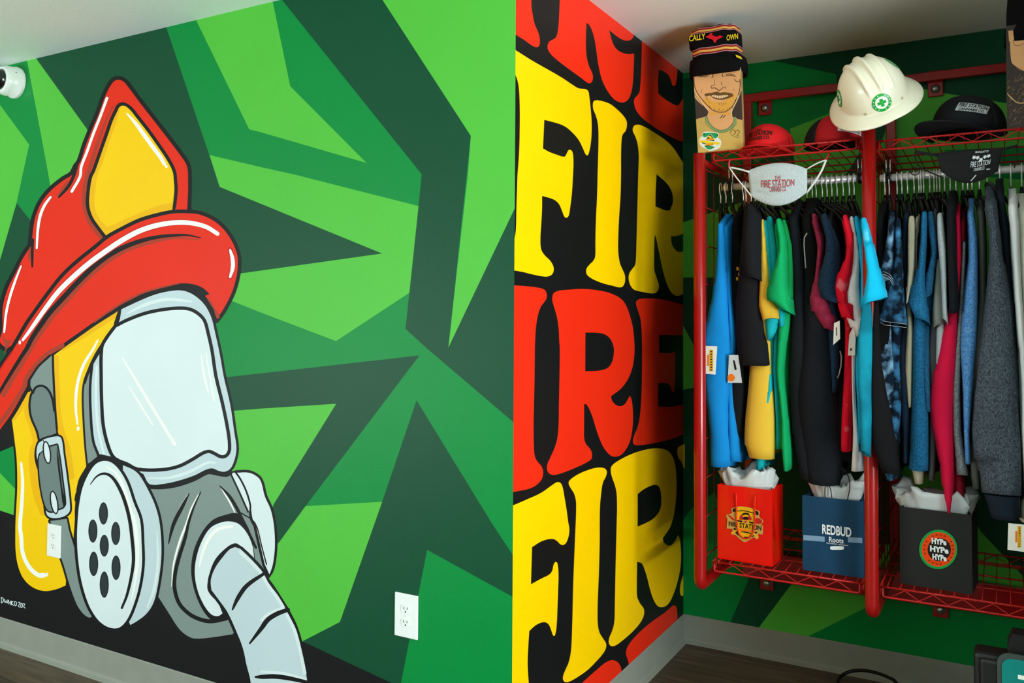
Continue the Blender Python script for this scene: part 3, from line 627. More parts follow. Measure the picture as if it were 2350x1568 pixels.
def sleeve(R, Y0, dep, rng, n=14):
    Q = interp(R, n); rings = []; ph = rng.uniform(0, 6); m = 18
    for j, (y, xl, xr) in enumerate(Q):
        a = aty(xl, y, Y0); b = aty(xr, y, Y0); cx = (a.x+b.x)/2; hw = max((b.x-a.x)/2, 0.004); z = (a.z+b.z)/2; u = j/(len(Q)-1)
        d = dep*(0.45+0.55*min(1, u*2.5)); r = []
        if j == 0: hw *= 0.88; d *= 0.75
        for k in range(m):
            t = 2*math.pi*k/m; cs, sn = math.cos(t), math.sin(t)
            ex = math.copysign(abs(cs)**0.75, cs); ey = math.copysign(abs(sn)**0.75, sn)
            wob = 1+0.07*math.sin(3*t+ph+z*9)
            slope = (b.z-a.z)*0
            r.append(Vector((cx+hw*ex, Y0+0.5*dep+ey*d*0.5*wob, z+0.012*math.sin(t+ph)*u)))
        rings.append(r)
    # top cap dome and an opening turned inward at the cuff
    c0 = sum(rings[0], Vector())/m; dome = [[c0+(p-c0)*s+Vector((0, 0, h)) for p in rings[0]] for s, h in ((0.2, 0.009), (0.62, 0.0075), (0.88, 0.004))]
    cN = sum(rings[-1], Vector())/m; inner = [[cN+(p-cN)*0.9+Vector((0, 0, 0.0)) for p in rings[-1]], [cN+(p-cN)*0.8+Vector((0, 0, 0.05)) for p in rings[-1]]]
    return MB().loft(dome+rings+inner, 0, True, True)
GARM = []
def garment(name, label, cat, key, body, slv=None, Y0=0.865, depth=0.33, rise=0.055, fold=0.004, skew=0.0, hook=None, group=None, backw=0.5, hanger=True, tilt=0.0):
    R = rows(body); top = aty((R[0][1]+R[0][2])/2, R[0][0], Y0)
    root = empty(name, (top.x, Y0+depth/2, top.z), label, cat, group)
    rng = random.Random(label)
    if slv: R[0] = (R[0][0]+8,)+R[0][1:]; rise *= 0.6
    mb, fr = cloth(R, Y0, depth, rise, rng, fold=fold, skew=skew, backw=backw, tilt=tilt)
    o = mb.build('shirt_body', F[key]); relink(o, root)
    if slv:
        if isinstance(slv, str): slv = [(slv, Y0-0.03, 0.09)]
        for S, ys, dep in slv:
            s = sleeve(rows(S), ys, dep, rng).build('sleeve', F[key]); relink(s, root)
    GARM.append((label, top, Y0, depth, hook, root))
    return root
T = 'garments on the left rail'; T2 = 'garments on the right rail'
g = garment
g('tank_top', 'royal blue tank top with white price tag, nearest the left post', 'tank top', 'royal', '516:1643-1656;540:1641-1659;600:1639-1662;650:1636-1664;700:1627-1665;745:1614-1668;785:1604-1671;850:1607-1671;930:1620-1662;1000:1626-1664;1040:1624-1671;1076:1626-1665', None, 0.85, 0.30, 0.05, 0.003, 0.02, 1654, T)
g('tank_top', 'second royal blue tank top, behind the tagged one', 'tank top', 'royal', '523:1658-1671;560:1660-1671;620:1663-1673;700:1668-1679;785:1672-1689;860:1666-1676;1000:1668-1690;1062:1668-1693', None, 0.875, 0.30, 0.05, 0.003, 0.0, 1666, T)
g('black_t_shirt', 'black t-shirt with a yellow chest print, beside two blue tank tops', 't-shirt', 'black', '500:1680-1694;560:1676-1700;640:1674-1704;740:1676-1706;850:1670-1707;930:1666-1706;1003:1668-1705', None, 0.89, 0.30, 0.06, 0.003, 0, 1681, T)
g('black_t_shirt', 'black cropped t-shirt with flared hem above the yellow shirt', 't-shirt', 'black2', '480:1702-1716;560:1698-1722;640:1692-1741;700:1684-1746;770:1686-1752;836:1696-1759', [('470:1704-1722;490:1702-1738;540:1698-1740;600:1695-1741;640:1700-1744', 0.80, 0.10)], 0.835, 0.36, 0.06, 0.004, 0.0, 1706, T)
g('yellow_t_shirt', 'mustard yellow t-shirt hanging below a black cropped one', 't-shirt', 'yellow', '512:1741-1748;600:1744-1760;700:1740-1764;840:1716-1767;950:1708-1770;1025:1706-1771;1050:1716-1770', [('506:1740-1747;540:1741-1752;580:1741-1757;620:1741-1763;680:1738-1768;708:1736-1785;738:1746-1787', 0.83, 0.09)], 0.865, 0.32, 0.055, 0.004, 0, 1724, T)
g('teal_t_shirt', 'teal t-shirt with its shoulder beside the yellow one', 't-shirt', 'teal', '512:1747-1757;600:1758-1772;700:1765-1780;800:1755-1774;900:1762-1772;1000:1733-1752;1077:1731-1751', [('509:1745-1757;560:1753-1766;620:1758-1775;680:1756-1780;735:1750-1790;775:1757-1766', 0.845, 0.07)], 0.88, 0.32, 0.055, 0.003, 0, 1733, T)
g('teal_t_shirt', 'brighter teal t-shirt half hidden by the green sleeves', 't-shirt', 'teal', '502:1756-1766;600:1768-1782;700:1774-1788;850:1772-1784;950:1776-1788;1030:1778-1790', [('500:1754-1767;560:1762-1779;640:1772-1785;690:1780-1800;742:1785-1801', 0.85, 0.07)], 0.885, 0.32, 0.055, 0.003, 0, 1741, T)
g('green_t_shirt', 'kelly green t-shirt with a wide sleeve falling over the teal shirts', 't-shirt', 'green', '508:1775-1786;600:1783-1796;720:1785-1811;780:1783-1803;850:1778-1794;900:1783-1797;960:1790-1803;1030:1791-1810;1078:1797-1810', [('504:1773-1786;540:1780-1797;580:1784-1800;620:1770-1801;660:1757-1803;695:1750-1811;716:1785-1816', 0.80, 0.10)], 0.86, 0.32, 0.055, 0.003, 0, 1750, T)
g('green_t_shirt', 'darker green t-shirt behind the first green sleeve', 't-shirt', 'green2', '512:1790-1799;600:1801-1813;720:1800-1815;820:1778-1806;950:1774-1806;1035:1770-1808', [('508:1788-1800;560:1800-1816;620:1803-1818;690:1803-1816', 0.85, 0.06)], 0.89, 0.32, 0.055, 0.003, 0, 1764, T)
g('hooded_sweatshirt', 'blue-black hooded sweatshirt right of the green shirts', 'sweatshirt', 'navyblk', '500:1806-1826;560:1812-1836;650:1815-1842;750:1812-1848;900:1808-1852;1000:1815-1860;1098:1836-1872', None, 0.865, 0.34, 0.075, 0.004, 0, 1782, T)
g('zip_hoodie', 'black zip hoodie with a grey drawcord', 'hoodie', 'black', '502:1836-1864;560:1838-1874;650:1842-1876;750:1838-1880;850:1834-1890;950:1834-1892;1040:1842-1896', None, 0.87, 0.34, 0.085, 0.004, 0, 1800, T)
g('berry_t_shirt', 'berry red heather t-shirt with a long draped sleeve', 't-shirt', 'maroon', '498:1858-1868;560:1874-1888;650:1868-1884;760:1872-1896;900:1880-1898;980:1884-1900', [('493:1857-1869;530:1864-1882;558:1872-1890;600:1872-1885;650:1865-1880;685:1853-1895;722:1856-1915;762:1888-1918', 0.835, 0.085)], 0.87, 0.32, 0.055, 0.003, 0, 1818, T)
g('sweatshirt', 'blue-black sweatshirt with a wide sleeve reaching down to the blue bag', 'sweatshirt', 'navyblk', '505:1896-1906;560:1898-1916;640:1880-1916;700:1848-1918;760:1842-1902;850:1836-1907;950:1832-1915;1040:1836-1925;1080:1843-1924;1118:1852-1918', None, 0.845, 0.36, 0.07, 0.003, 0, 1835, T)
g('navy_t_shirt', 'navy heather t-shirt with a short boxy sleeve', 't-shirt', 'navyh', '498:1881-1893;560:1896-1914;650:1890-1916;760:1895-1922;860:1905-1920;900:1908-1918', [('493:1879-1893;520:1885-1905;550:1892-1920;590:1889-1924;620:1880-1922;662:1870-1917;690:1880-1925', 0.80, 0.09)], 0.85, 0.32, 0.055, 0.003, 0, 1852, T)
g('black_t_shirt', 'black t-shirt between the navy and the red tie-dye shirts', 't-shirt', 'black', '500:1897-1911;560:1914-1936;650:1922-1940;750:1916-1938;900:1912-1936;1060:1920-1950', None, 0.885, 0.32, 0.055, 0.003, 0, 1864, T)
g('red_tie_dye_shirt', 'red and pink tie-dye t-shirt with a pale price tag', 't-shirt', 'redtie', '500:1930-1941;560:1938-1956;650:1932-1955;760:1938-1956;850:1934-1957;950:1930-1954;1040:1927-1952', [('496:1929-1942;530:1935-1956;570:1940-1958;600:1937-1957;632:1917-1955;664:1909-1943;700:1916-1948;736:1928-1962', 0.805, 0.085)], 0.86, 0.32, 0.055, 0.003, 0, 1873, T)
g('white_t_shirt', 'white t-shirt between the red and the aqua tie-dye shirts', 't-shirt', 'white', '503:1946-1955;560:1954-1968;650:1952-1970;760:1950-1964;900:1954-1961;1000:1954-1968;1087:1951-1972', [('500:1945-1956;540:1950-1963;575:1955-1970;620:1950-1971;665:1940-1968;712:1930-1974;745:1952-1982;766:1962-1983', 0.82, 0.08)], 0.865, 0.32, 0.055, 0.003, 0, 1887, T)
g('aqua_tie_dye_shirt', 'aqua tie-dye t-shirt with a narrow sleeve beside the white shirt', 't-shirt', 'aqua', '502:1957-1966;600:1972-1986;700:1968-1988;850:1962-1972;1000:1968-1976;1020:1968-1974', [('499:1956-1967;560:1967-1984;620:1973-1992;670:1972-1996;700:1970-1998', 0.825, 0.08)], 0.87, 0.32, 0.055, 0.003, 0, 1898, T)
g('turquoise_tie_dye_shirt', 'turquoise tie-dye t-shirt whose sleeve crosses the middle post', 't-shirt', 'aqua2', '505:1971-1983;600:1986-2000;700:1976-2004;780:1966-2000;860:1966-1998;950:1970-1999;1045:1973-1993', [], 0.86, 0.34, 0.055, 0.003, 0, 1909, T)
o = sleeve(rows('502:1970-1984;560:1979-1999;620:1987-2013;670:1978-2028;690:1974-2032'), 0.655, 0.11, random.Random(3)).build('sleeve', F['aqua']); relink(o, GARM[-1][5])
o = sleeve(rows('700:1976-1998;760:1968-2001;820:1966-2001;900:1968-1999;960:1971-2000;1045:1973-1996'), 0.722, 0.05, random.Random(5)).build('drape', F['aqua3']); relink(o, GARM[-1][5])
# right rail
g('black_long_sleeve_shirt', 'black long sleeved shirt right behind the middle post', 'shirt', 'black', '490:2012-2028;560:2008-2032;700:2004-2042;850:2000-2052;1000:2006-2060;1085:2022-2062', None, 0.87, 0.32, 0.055, 0.004, 0, 2031, T2)
o = sleeve(rows('690:2004-2014;760:2000-2016;850:1998-2022;930:1997-2040;1000:1998-2054;1050:2004-2060;1085:2018-2062'), 0.728, 0.05, random.Random(6)).build('sleeve', F['black']); relink(o, GARM[-1][5])
g('navy_tie_dye_shirt', 'navy and white tie-dye t-shirt with the higher sleeve hem', 't-shirt', 'tie', '490:2037-2048;600:2036-2052;700:2030-2055;780:2012-2052;850:2010-2056;950:2018-2058;1060:2032-2060', [('487:2036-2049;540:2034-2050;580:2025-2050;612:2017-2050;648:2014-2049', 0.83, 0.09)], 0.87, 0.32, 0.055, 0.004, 0, 2041, T2)
g('navy_tie_dye_shirt', 'navy and blue tie-dye t-shirt with the lower sleeve hem', 't-shirt', 'tie2', '507:2053-2062;600:2052-2068;700:2044-2072;800:2040-2066;900:2044-2068;1105:2032-2052', [('504:2052-2063;560:2052-2067;620:2050-2071;680:2034-2074;730:2013-2079;747:2016-2081', 0.82, 0.09)], 0.87, 0.32, 0.055, 0.004, 0, 2059, T2)
g('navy_t_shirt', 'plain navy t-shirt left of the khaki shirts', 't-shirt', 'navy', '495:2072-2085;560:2067-2082;620:2070-2084;700:2078-2090;800:2060-2088;900:2062-2090;1000:2068-2086;1060:2070-2084', None, 0.88, 0.32, 0.055, 0.003, 0, 2070, T2)
g('khaki_shirt', 'khaki long sleeved shirt, the left and longer of two', 'shirt', 'khaki', '502:2085-2097;560:2083-2097;620:2082-2098;690:2078-2088;760:2080-2096;850:2074-2092;940:2082-2090', [('500:2083-2098;560:2082-2098;620:2082-2099;660:2079-2094;692:2078-2085', 0.83, 0.05)], 0.87, 0.32, 0.055, 0.003, 0, 2083, T2)
g('khaki_shirt', 'khaki long sleeved shirt, the right and shorter of two', 'shirt', 'khaki', '508:2099-2109;560:2098-2109;620:2098-2106;800:2096-2110;950:2092-2112;1090:2092-2118;1108:2098-2116', None, 0.885, 0.32, 0.055, 0.003, 0, 2098, T2)
g('blue_heather_shirt', 'deep blue heather t-shirt with a broad flared sleeve', 't-shirt', 'blueh', '490:2113-2125;560:2111-2124;650:2105-2122;760:2094-2122;850:2093-2122;950:2090-2128;1085:2088-2128', [('488:2112-2126;560:2110-2124;620:2104-2120;660:2090-2122;705:2080-2128;738:2098-2133', 0.815, 0.09)], 0.86, 0.32, 0.055, 0.004, 0, 2109, T2)
g('blue_heather_shirt', 'denim blue heather t-shirt with a narrow folded sleeve', 't-shirt', 'blueh2', '492:2128-2140;580:2136-2149;650:2122-2146;760:2112-2134;850:2116-2134;950:2122-2138', [('489:2127-2141;540:2131-2148;580:2138-2150;620:2124-2146;680:2118-2140', 0.845, 0.06)], 0.875, 0.32, 0.055, 0.003, 0, 2120, T2)
g('dark_navy_shirt', 'dark navy long shirt under the blue heather sleeves', 'shirt', 'navy', '520:2100-2108;700:2100-2126;800:2096-2128;900:2090-2132;1000:2086-2132;1084:2088-2130', None, 0.89, 0.30, 0.03, 0.004, 0, 2114, T2)
g('dark_grey_shirt', 'dark grey t-shirt left of the light grey sleeve', 't-shirt', 'dgrey', '490:2141-2150;600:2148-2158;700:2138-2158;800:2128-2162;900:2130-2166;1000:2132-2150;1100:2130-2143', None, 0.885, 0.32, 0.055, 0.003, 0, 2134, T2)
g('light_grey_shirt', 'light grey heather long sleeved shirt', 'shirt', 'lgrey', '496:2150-2162;600:2155-2168;720:2148-2170;850:2146-2166;900:2148-2166', [('493:2149-2163;560:2151-2170;620:2157-2171;680:2160-2172;740:2163-2175', 0.82, 0.05)], 0.865, 0.32, 0.055, 0.003, 0, 2144, T2)
g('stone_grey_shirt', 'stone grey t-shirt with a crumpled sleeve hem', 't-shirt', 'grey', '560:2144-2152;640:2148-2162;760:2146-2164;830:2150-2168;1000:2152-2168;1060:2154-2168', [('600:2148-2158;650:2144-2164;700:2139-2168;735:2137-2172;748:2142-2168', 0.84, 0.07)], 0.88, 0.30, 0.03, 0.003, 0, 2150, T2)
g('black_hoodie', 'black hooded sweatshirt hanging above the crimson one', 'sweatshirt', 'black2', '480:2172-2191;560:2171-2192;620:2173-2196;700:2176-2198;716:2176-2197', None, 0.81, 0.36, 0.075, 0.003, 0, 2157, T2)
g('crimson_shirt', 'crimson long sleeved shirt with a pointed hem over the black bag', 'shirt', 'crimson', '498:2192-2202;600:2193-2206;705:2177-2197;760:2165-2196;850:2146-2193;930:2133-2187;1000:2141-2186;1060:2155-2188;1120:2163-2188;1160:2170-2184;1178:2174-2180', None, 0.85, 0.34, 0.055, 0.002, 0, 2168, T2)
g('dark_red_shirt', 'dark red shirt behind the crimson one', 'shirt', 'dred', '512:2204-2216;600:2204-2214;750:2194-2212;900:2190-2204;1000:2190-2206;1100:2190-2210;1154:2188-2212', None, 0.885, 0.32, 0.055, 0.003, 0, 2181, T2)
g('grey_heather_shirt', 'grey heather shirt seen between the red and the light blue ones', 'shirt', 'gheather', '560:2208-2216;700:2200-2212;800:2192-2206;900:2185-2203;1000:2187-2206;1050:2192-2215;1094:2195-2222', None, 0.86, 0.32, 0.03, 0.003, 0, 2194, T2)
g('light_blue_sweatshirt', 'light blue heather sweatshirt with a long tapering sleeve', 'sweatshirt', 'ltblueh', '492:2219-2234;540:2221-2241;600:2222-2243;700:2208-2242;800:2200-2240;900:2208-2232;1000:2211-2223;1062:2214-2227', None, 0.84, 0.36, 0.065, 0.003, 0, 2210, T2)
g('olive_sweatshirt', 'olive grey sweatshirt between the light blue and charcoal ones', 'sweatshirt', 'olive', '488:2241-2259;560:2244-2262;620:2246-2262;700:2246-2264;800:2234-2258;900:2228-2250;1000:2226-2250;1094:2224-2250;1120:2232-2252', None, 0.875, 0.34, 0.065, 0.003, 0, 2231, T2)
hd = g('charcoal_hoodie', 'large charcoal heather hoodie with a wide sleeve and navy cuff', 'hoodie', 'char', '472:2260-2287;520:2270-2292;600:2272-2300;700:2261-2322;800:2248-2330;900:2236-2338;1000:2229-2345;1060:2238-2346;1090:2250-2345;1140:2256-2343', None, 0.80, 0.40, 0.08, 0.003, 0, 2248, T2)
rr = interp(rows('1140:2257-2342;1160:2262-2340;1196:2274-2341'), 5)
ring = []
for y, xl, xr in rr:
    A0 = aty(xl, y, 0.80); B0 = aty(xr, y, 0.80); ring.append([Vector(((A0.x+B0.x)/2+(B0.x-A0.x)/2*math.copysign(abs(math.cos(t))**.6, math.cos(t)), 0.87+0.07*math.copysign(abs(math.sin(t))**.6, math.sin(t)), (A0.z+B0.z)/2)) for t in np.linspace(0, 2*math.pi, 24, endpoint=False)])
o = MB().loft(ring, 0, True, True).build('cuff', F['navycuff']); o['label'] = 'navy ribbed cuff'; relink(o, hd)
g('dark_navy_hoodie', 'dark navy hoodie between the charcoal and the white ones', 'hoodie', 'dnavy', '440:2286-2304;520:2294-2316;620:2304-2324;750:2316-2334;900:2328-2344;1060:2336-2352;1150:2340-2356', None, 0.86, 0.36, 0.06, 0.003, 0, 2266, T2)
g('white_hoodie', 'white hoodie with a gathered sleeve near the right edge', 'hoodie', 'whitef', '476:2314-2336;510:2317-2340;600:2322-2342;700:2330-2347;800:2337-2356;1000:2344-2368;1150:2350-2375', None, 0.82, 0.38, 0.075, 0.003, 0, 2295, T2)
g('cream_hoodie', 'cream hoodie cut off by the right edge of the photo', 'hoodie', 'cream', '488:2336-2360;600:2341-2366;800:2352-2380;1000:2356-2390;1200:2342-2390', None, 0.84, 0.38, 0.075, 0.003, 0, 2320, T2)
# printed details
def child_art(parent, name, m, mb, label=None):
    o = mb.build(name, m); relink(o, parent)
    if label: o['label'] = label
    return o
M_YEL = mat('yellow_ink', '#e0b020', 0.6)
gp = GARM[2][5]; mb = MB()
for x, y in ((1693, 617), (1697, 630), (1701, 644), (1692, 640), (1699, 622)):
    p = aty(x, y, 0.872); mb.box((p.x-0.004, 0.870, p.z-0.006), (p.x+0.003, 0.884, p.z+0.006), 0, 0.001)
child_art(gp, 'chest_print', M_YEL, mb, 'yellow chest print')
M_CORD = mat('grey_cord', '#9a9c98', 0.7)
gp = GARM[10][5]; mb = MB(); mb.tube([aty(x, y, 0.855) for x, y in ((1852, 535), (1846, 545), (1845, 560), (1847, 590), (1849, 616))], 0.0022, 8); child_art(gp, 'drawcord', M_CORD, mb)
gp = GARM[12][5]; mb = MB(); mb.tube([aty(x, y, 0.84) for x, y in ((1928, 806), (1931, 820), (1930, 840), (1926, 858), (1922, 868))], 0.002, 8); child_art(gp, 'drawcord', M_CORD, mb)
gp = GARM[20][5]
for dy in (0, 6, 12):
    mb = MB(); mb.tube([aty(x, y+dy, 0.822) for x, y in ((2019, 625), (2030, 624), (2042, 630), (2050, 642))], 0.0005, 6); child_art(gp, 'hem_stripe', MATS['white_jersey'], mb, 'white hem stitching')
gp = GARM[21][5]
for dy in (0, 8):
    mb = MB(); mb.tube([aty(x, y+dy, 0.812) for x, y in ((2020, 732), (2030, 738), (2055, 741), (2080, 744))], 0.0005, 6); child_art(gp, 'hem_stripe', MATS['white_jersey'], mb, 'white hem stitching')

# hangers: one for every garment, hooked on the rod
def make_hanger(label, top, Y0, depth, hookx, first=[None]):
    zr = RODZ-(0.006 if top.x > XS[1] else 0)
    # hook sits on the rod; the shoulder ends lie under the garment's shoulders
    hp = aty(hookx, 440, RODY); yc = RODY
    root = empty('coat_hanger', (hp.x, yc, zr), 'black hanger of the '+label, 'hanger', 'hangers on the two rails')
    r = 0.0165; zc = zr
    pts = [(0, 0.0+r*math.cos(t), r*math.sin(t)) for t in np.linspace(-0.5, math.pi+0.1, 12)]
    pts += [(0, -r*0.9, -0.012), (0, -0.010, -0.022), (0, -0.001, -0.030), (0, 0, -0.038), (0, 0, -0.062)]
    hook = MB().tube(pts, 0.0021, 8).build('hook', M_CHROME, root)
    zt = top.z-zr+0.004; xt = (top.x-hp.x)
    yb = Y0+depth-0.02-yc; yf = Y0+0.012-yc
    zn = max(-0.085, zt+0.045)
    f = [(0, 0, -0.058), (0, 0, zn-0.002)]
    mb = MB().tube(f, [0.0045, 0.0085], 10)
    mb.tube([(xt, yf, zt-0.020), (xt*0.75, yf*0.75, zt+(zn-zt)*0.25), (xt*0.3, yf*0.3, zt+(zn-zt)*0.85), (0, 0, zn), (-xt*0.05, yb*0.3, zt+(zn-zt)*0.85), (-xt*0.1, yb*0.75, zt+(zn-zt)*0.3), (-xt*0.15, yb, zt-0.012)], [0.004, 0.0058, 0.0062, 0.0085, 0.0062, 0.0058, 0.004], 8)
    mb.build('shoulder_bar', M_BLKM, root)
    return root
for label, top, Y0, depth, hook, root in GARM:
    make_hanger(label, top, Y0, depth, hook)
for hx, near in ((1921, 'turquoise tie-dye sleeve'), (1935, 'turquoise shirt and the middle post'), (1949, 'middle post, second hook from it'), (1960, 'middle post, hook nearest it'), (1712, 'cropped black t-shirt, just right of it'), (2221, 'olive grey sweatshirt, left of it'), (2345, 'cream hoodie, at the right edge')):
    top = aty(hx+14, 498, 0.9)
    r_ = make_hanger('', top, 0.9, 0.28, hx); r_['label'] = 'bare black plastic hanger with chrome hook near the '+near
# ------------------------------------------------------------------ lettering helper (built-in font turned into mesh)
def text_mesh(s, size=1.0, ext=0.0, bold=0.0, spacing=1.0):
    cu = bpy.data.curves.new('lettering', 'FONT'); cu.body = s; cu.size = size; cu.extrude = ext; cu.offset = bold; cu.space_character = spacing
    cu.align_x = 'CENTER'; cu.align_y = 'CENTER'; cu.resolution_u = 3
    o = bpy.data.objects.new('lettering', cu); col.objects.link(o); dg = bpy.context.evaluated_depsgraph_get()
    me = bpy.data.meshes.new_from_object(o.evaluated_get(dg)); bpy.data.objects.remove(o); bpy.data.curves.remove(cu)
    return me
def lettering(name, s, m, w, h, fn, parent, bold=0.0, label=None, arc=0.0):
    """text scaled to w x h and laid on a surface through fn(u, v) -> world"""
    me = text_mesh(s, 1.0, 0.0, bold); me.materials.clear()
    xs = [v.co.x for v in me.vertices]; ys = [v.co.y for v in me.vertices]; x0, x1, y0, y1 = min(xs), max(xs), min(ys), max(ys)
    for v in me.vertices:
        u = ((v.co.x-x0)/(x1-x0)-0.5)*w; q = ((v.co.y-y0)/(y1-y0)-0.5)*h
        v.co = fn(u, q - arc*((2*u/w)**2))
    me.update(); o = link(name, me, m)
    if parent: relink(o, parent)
    if label: o['label'] = label
    return o
def flatfn(c, ux, uz=Vector((0, 0, 1))):
    c = Vector(c); ux = Vector(ux).normalized(); uz = Vector(uz).normalized(); return lambda u, v: c+ux*u+uz*v
def curve_grid(fn, nu, nv, th, nrm=(0, 1, 0)):
    mb = MB(); V = []; n = Vector(nrm)
    for s_ in (0, 1):
        for j in range(nv+1):
            for i in range(nu+1): V.append(fn(i/nu, j/nv)+n*(th*s_))
    k = (nu+1)*(nv+1); Fc = []
    for j in range(nv):
        for i in range(nu):
            a = j*(nu+1)+i; Fc.append((a, a+1, a+nu+2, a+nu+1)); Fc.append((k+a, k+a+nu+1, k+a+nu+2, k+a+1))
    for i in range(nu):
        Fc.append((i, k+i, k+i+1, i+1)); a = nv*(nu+1)+i; Fc.append((a, a+1, k+a+1, k+a))
    for j in range(nv):
        a = j*(nu+1); Fc.append((a, a+nu+1, k+a+nu+1, k+a)); a = a+nu; Fc.append((a, k+a, k+a+nu+1, a+nu+1))
    mb.add(V, Fc, 0, True); return mb

# ---- shopping bags on the bottom shelf
SHZ = 0.5455
M_TISS = mat('tissue_paper', '#cfd4d3', 0.7, var=0.03, bump=0.3, bscale=60, spec=0.3)
def bag(name, label, m, c0, c1, depth, zt, lean=0.0, wob=0.004, fold=None):
    """open paper bag: front face from c0 to c1 (x, y), going back by depth"""
    a = Vector((c0[0], c0[1], 0)); b = Vector((c1[0], c1[1], 0)); d = (b-a); w = d.length; d.normalize(); nrm = Vector((-d.y, d.x, 0))
    root = empty(name, ((a+b)/2+nrm*depth/2+Vector((0, 0, SHZ))), label, 'shopping bag')
    rng = random.Random(name+label); mb = MB(); rings = []
    nz_ = 12
    def P(s, t, z, off=0): return a+d*(w*s)+nrm*(depth*t)+Vector((0, 0, z))
    ph = rng.uniform(0, 6)
    for k in range(nz_+1):
        u = k/nz_; z = SHZ+(zt-SHZ)*u; r = []
        N = 10
        for i in range(N): s = i/N; r.append(P(s, 0, z)-nrm*(wob*math.sin(s*7+ph+u*4)*u*(1-abs(2*s-1))))
        for i in range(4): t = i/4; r.append(P(1, t, z)-d*(0.018*u*(1-abs(2*t-1))))
        for i in range(N): s = 1-i/N; r.append(P(s, 1, z)+nrm*(wob*math.sin(s*5+ph)*u*(1-abs(2*s-1))))
        for i in range(4): t = 1-i/4; r.append(P(0, t, z)+d*(0.018*u*(1-abs(2*t-1))))
        for p in r: p += Vector((0, 0, 0))
        rings.append(r)
    c = sum(rings[-1], Vector())/len(rings[-1])
    inner = [[p+(c-p)*0.015 for p in rings[-1]], [p+(c-p)*0.02+Vector((0, 0, -0.06)) for p in rings[-1]]]
    o = MB().loft(rings+inner, 0, True, False).build('bag_body', m); relink(o, root)
    return root, d, nrm, a, w
def tissue(label, cx, cy, z0, wx, wy, h, seed, name='tissue_paper', lob=5):
    rng = random.Random(seed); mb = MB(); n = 44; rings = []; ph = [rng.uniform(0, 6.28) for _ in range(8)]
    for k in range(9):
        u = k/8; r = []
        for i in range(n):
            t = 2*math.pi*i/n
            rr = (0.80+0.30*u)*(1+0.10*math.sin(lob*t+ph[0])*u+0.07*math.sin((lob*2+1)*t+ph[1]+u*2)*u+0.05*math.sin(17*t+ph[2]+u*5)*u)
            zz = z0+h*u*(0.80+0.12*math.sin(3*t+ph[3])+0.08*math.sin(7*t+ph[4])+0.05*math.sin(13*t+ph[5]))
            r.append(Vector((cx+wx*rr*math.copysign(abs(math.cos(t))**.7, math.cos(t)), cy+wy*rr*math.copysign(abs(math.sin(t))**.7, math.sin(t)), zz)))
        rings.append(r)
    top = rings[-1]; c = Vector((cx, cy, z0+h*0.5))
    for s, dz in ((0.93, 0.006), (0.75, 0.0), (0.5, 0.008), (0.25, -0.004)):
        rings.append([c+(p-c)*s+Vector((0, 0, dz+0.012*math.sin(9*i*2*math.pi/n+ph[6]+s*9))) for i, p in enumerate(top)])
    o = mb.loft(rings, 0, True, True).build(name, M_TISS)
    ce = Vector((cx, cy, z0)); 
    for v in o.data.vertices: v.co -= ce
    o.location = ce
    return tag(o, label, 'tissue paper', 'tissue paper in the gift bags')
bagart = {'gold': mat('gold_print', '#e8ac10', 0.4), 'ink': mat('black_print', '#15120e', 0.45), 'tan': mat('tan_print', '#c79a4c', 0.45), 'orange': mat('orange_print', '#f07818', 0.45), 'redp': mat('red_print', '#c0231c', 0.4), 'cream': mat('cream_print', '#f2e3c0', 0.45)}
def panel(name, art, base, outline_st, Yfn, mats, parent, th=0.0006, label=None, off=0.0):
    """flat artwork on a vertical plane through point c with direction d"""
    c, d, nrm = Yfn
    def to2(p):
        q = ray(p[0], p[1]); t = (c-CAM).dot(nrm)/q.dot(nrm); w = CAM+q*t; return ((w-c).dot(d), w.z)
    art.inv = lambda uv: project(c+d*uv[0]+Vector((0, 0, uv[1]-c.z)))
    P, t_ = parse(outline_st); out = [to2(p) for p in cr(P, True, 4)]
    me = art.mesh(name, to2, out, lambda uv: c+d*uv[0]+Vector((0, 0, uv[1]-c.z)), mats, base)
    flip_to(me, tuple(-nrm)); o = link(name, me); relink(o, parent)
    if label: o['label'] = label
    return o
# red bag
M_RBAG = mat('glossy_red_bag', '#ea1406', 0.2, coat=0.3, var=0.05, vscale=12, bump=0.5, bscale=18)
rb, d, nr, a0, w = bag('gift_bag', 'glossy red gift bag with a gold fire badge on the bottom shelf', M_RBAG, (0.328, 0.862), (0.517, 0.852), 0.13, 0.8, 0, 0.003)
c = Vector((a0.x, a0.y, 0.6))-nr*0.004
ar = Art()
ar.shape('tan', 'Q 340,330! 420,300 600,270 800,290 960,340 1100,390! 1130,420 1120,560 1230,680 1150,790! 1225,800! 1215,1050! 1080,1040! 1100,1140 1040,1180 960,1130 860,1190 720,1260 600,1200 450,1060! 360,1050 330,1000 380,960! 360,890! 210,885! 230,620! 200,520 260,490 340,470! 360,450!')
ar.shape('ink', 'Q 385,340 460,330! 460,420! 380,430!'); ar.shape('ink', 'Q 1015,400 1090,430 1080,520 1015,500!')
ar.shape('gold', 'Q 470,430! 520,300 700,290 960,350! 1000,500 980,720 960,1000 860,1130 740,1200 600,1130 520,1000 480,700')
ar.stroke('ink', 'Q 510,400 700,395 960,460', 26)
ar.shape('redp', 'Q 240,520! 300,520 440,660 380,660!'); ar.shape('redp', 'Q 1010,600! 1110,600 1200,690 1130,760 1000,740!')
ar.shape('redp', 'Q 560,640! 570,560 620,500 700,460 760,455 840,510 900,590 900,660!')
ar.dot('ink', 'Q', 740, 500, 100, 55); ar.dot('gold', 'Q', 740, 545, 85, 45); ar.dot('ink', 'Q', 740, 600, 90, 40)
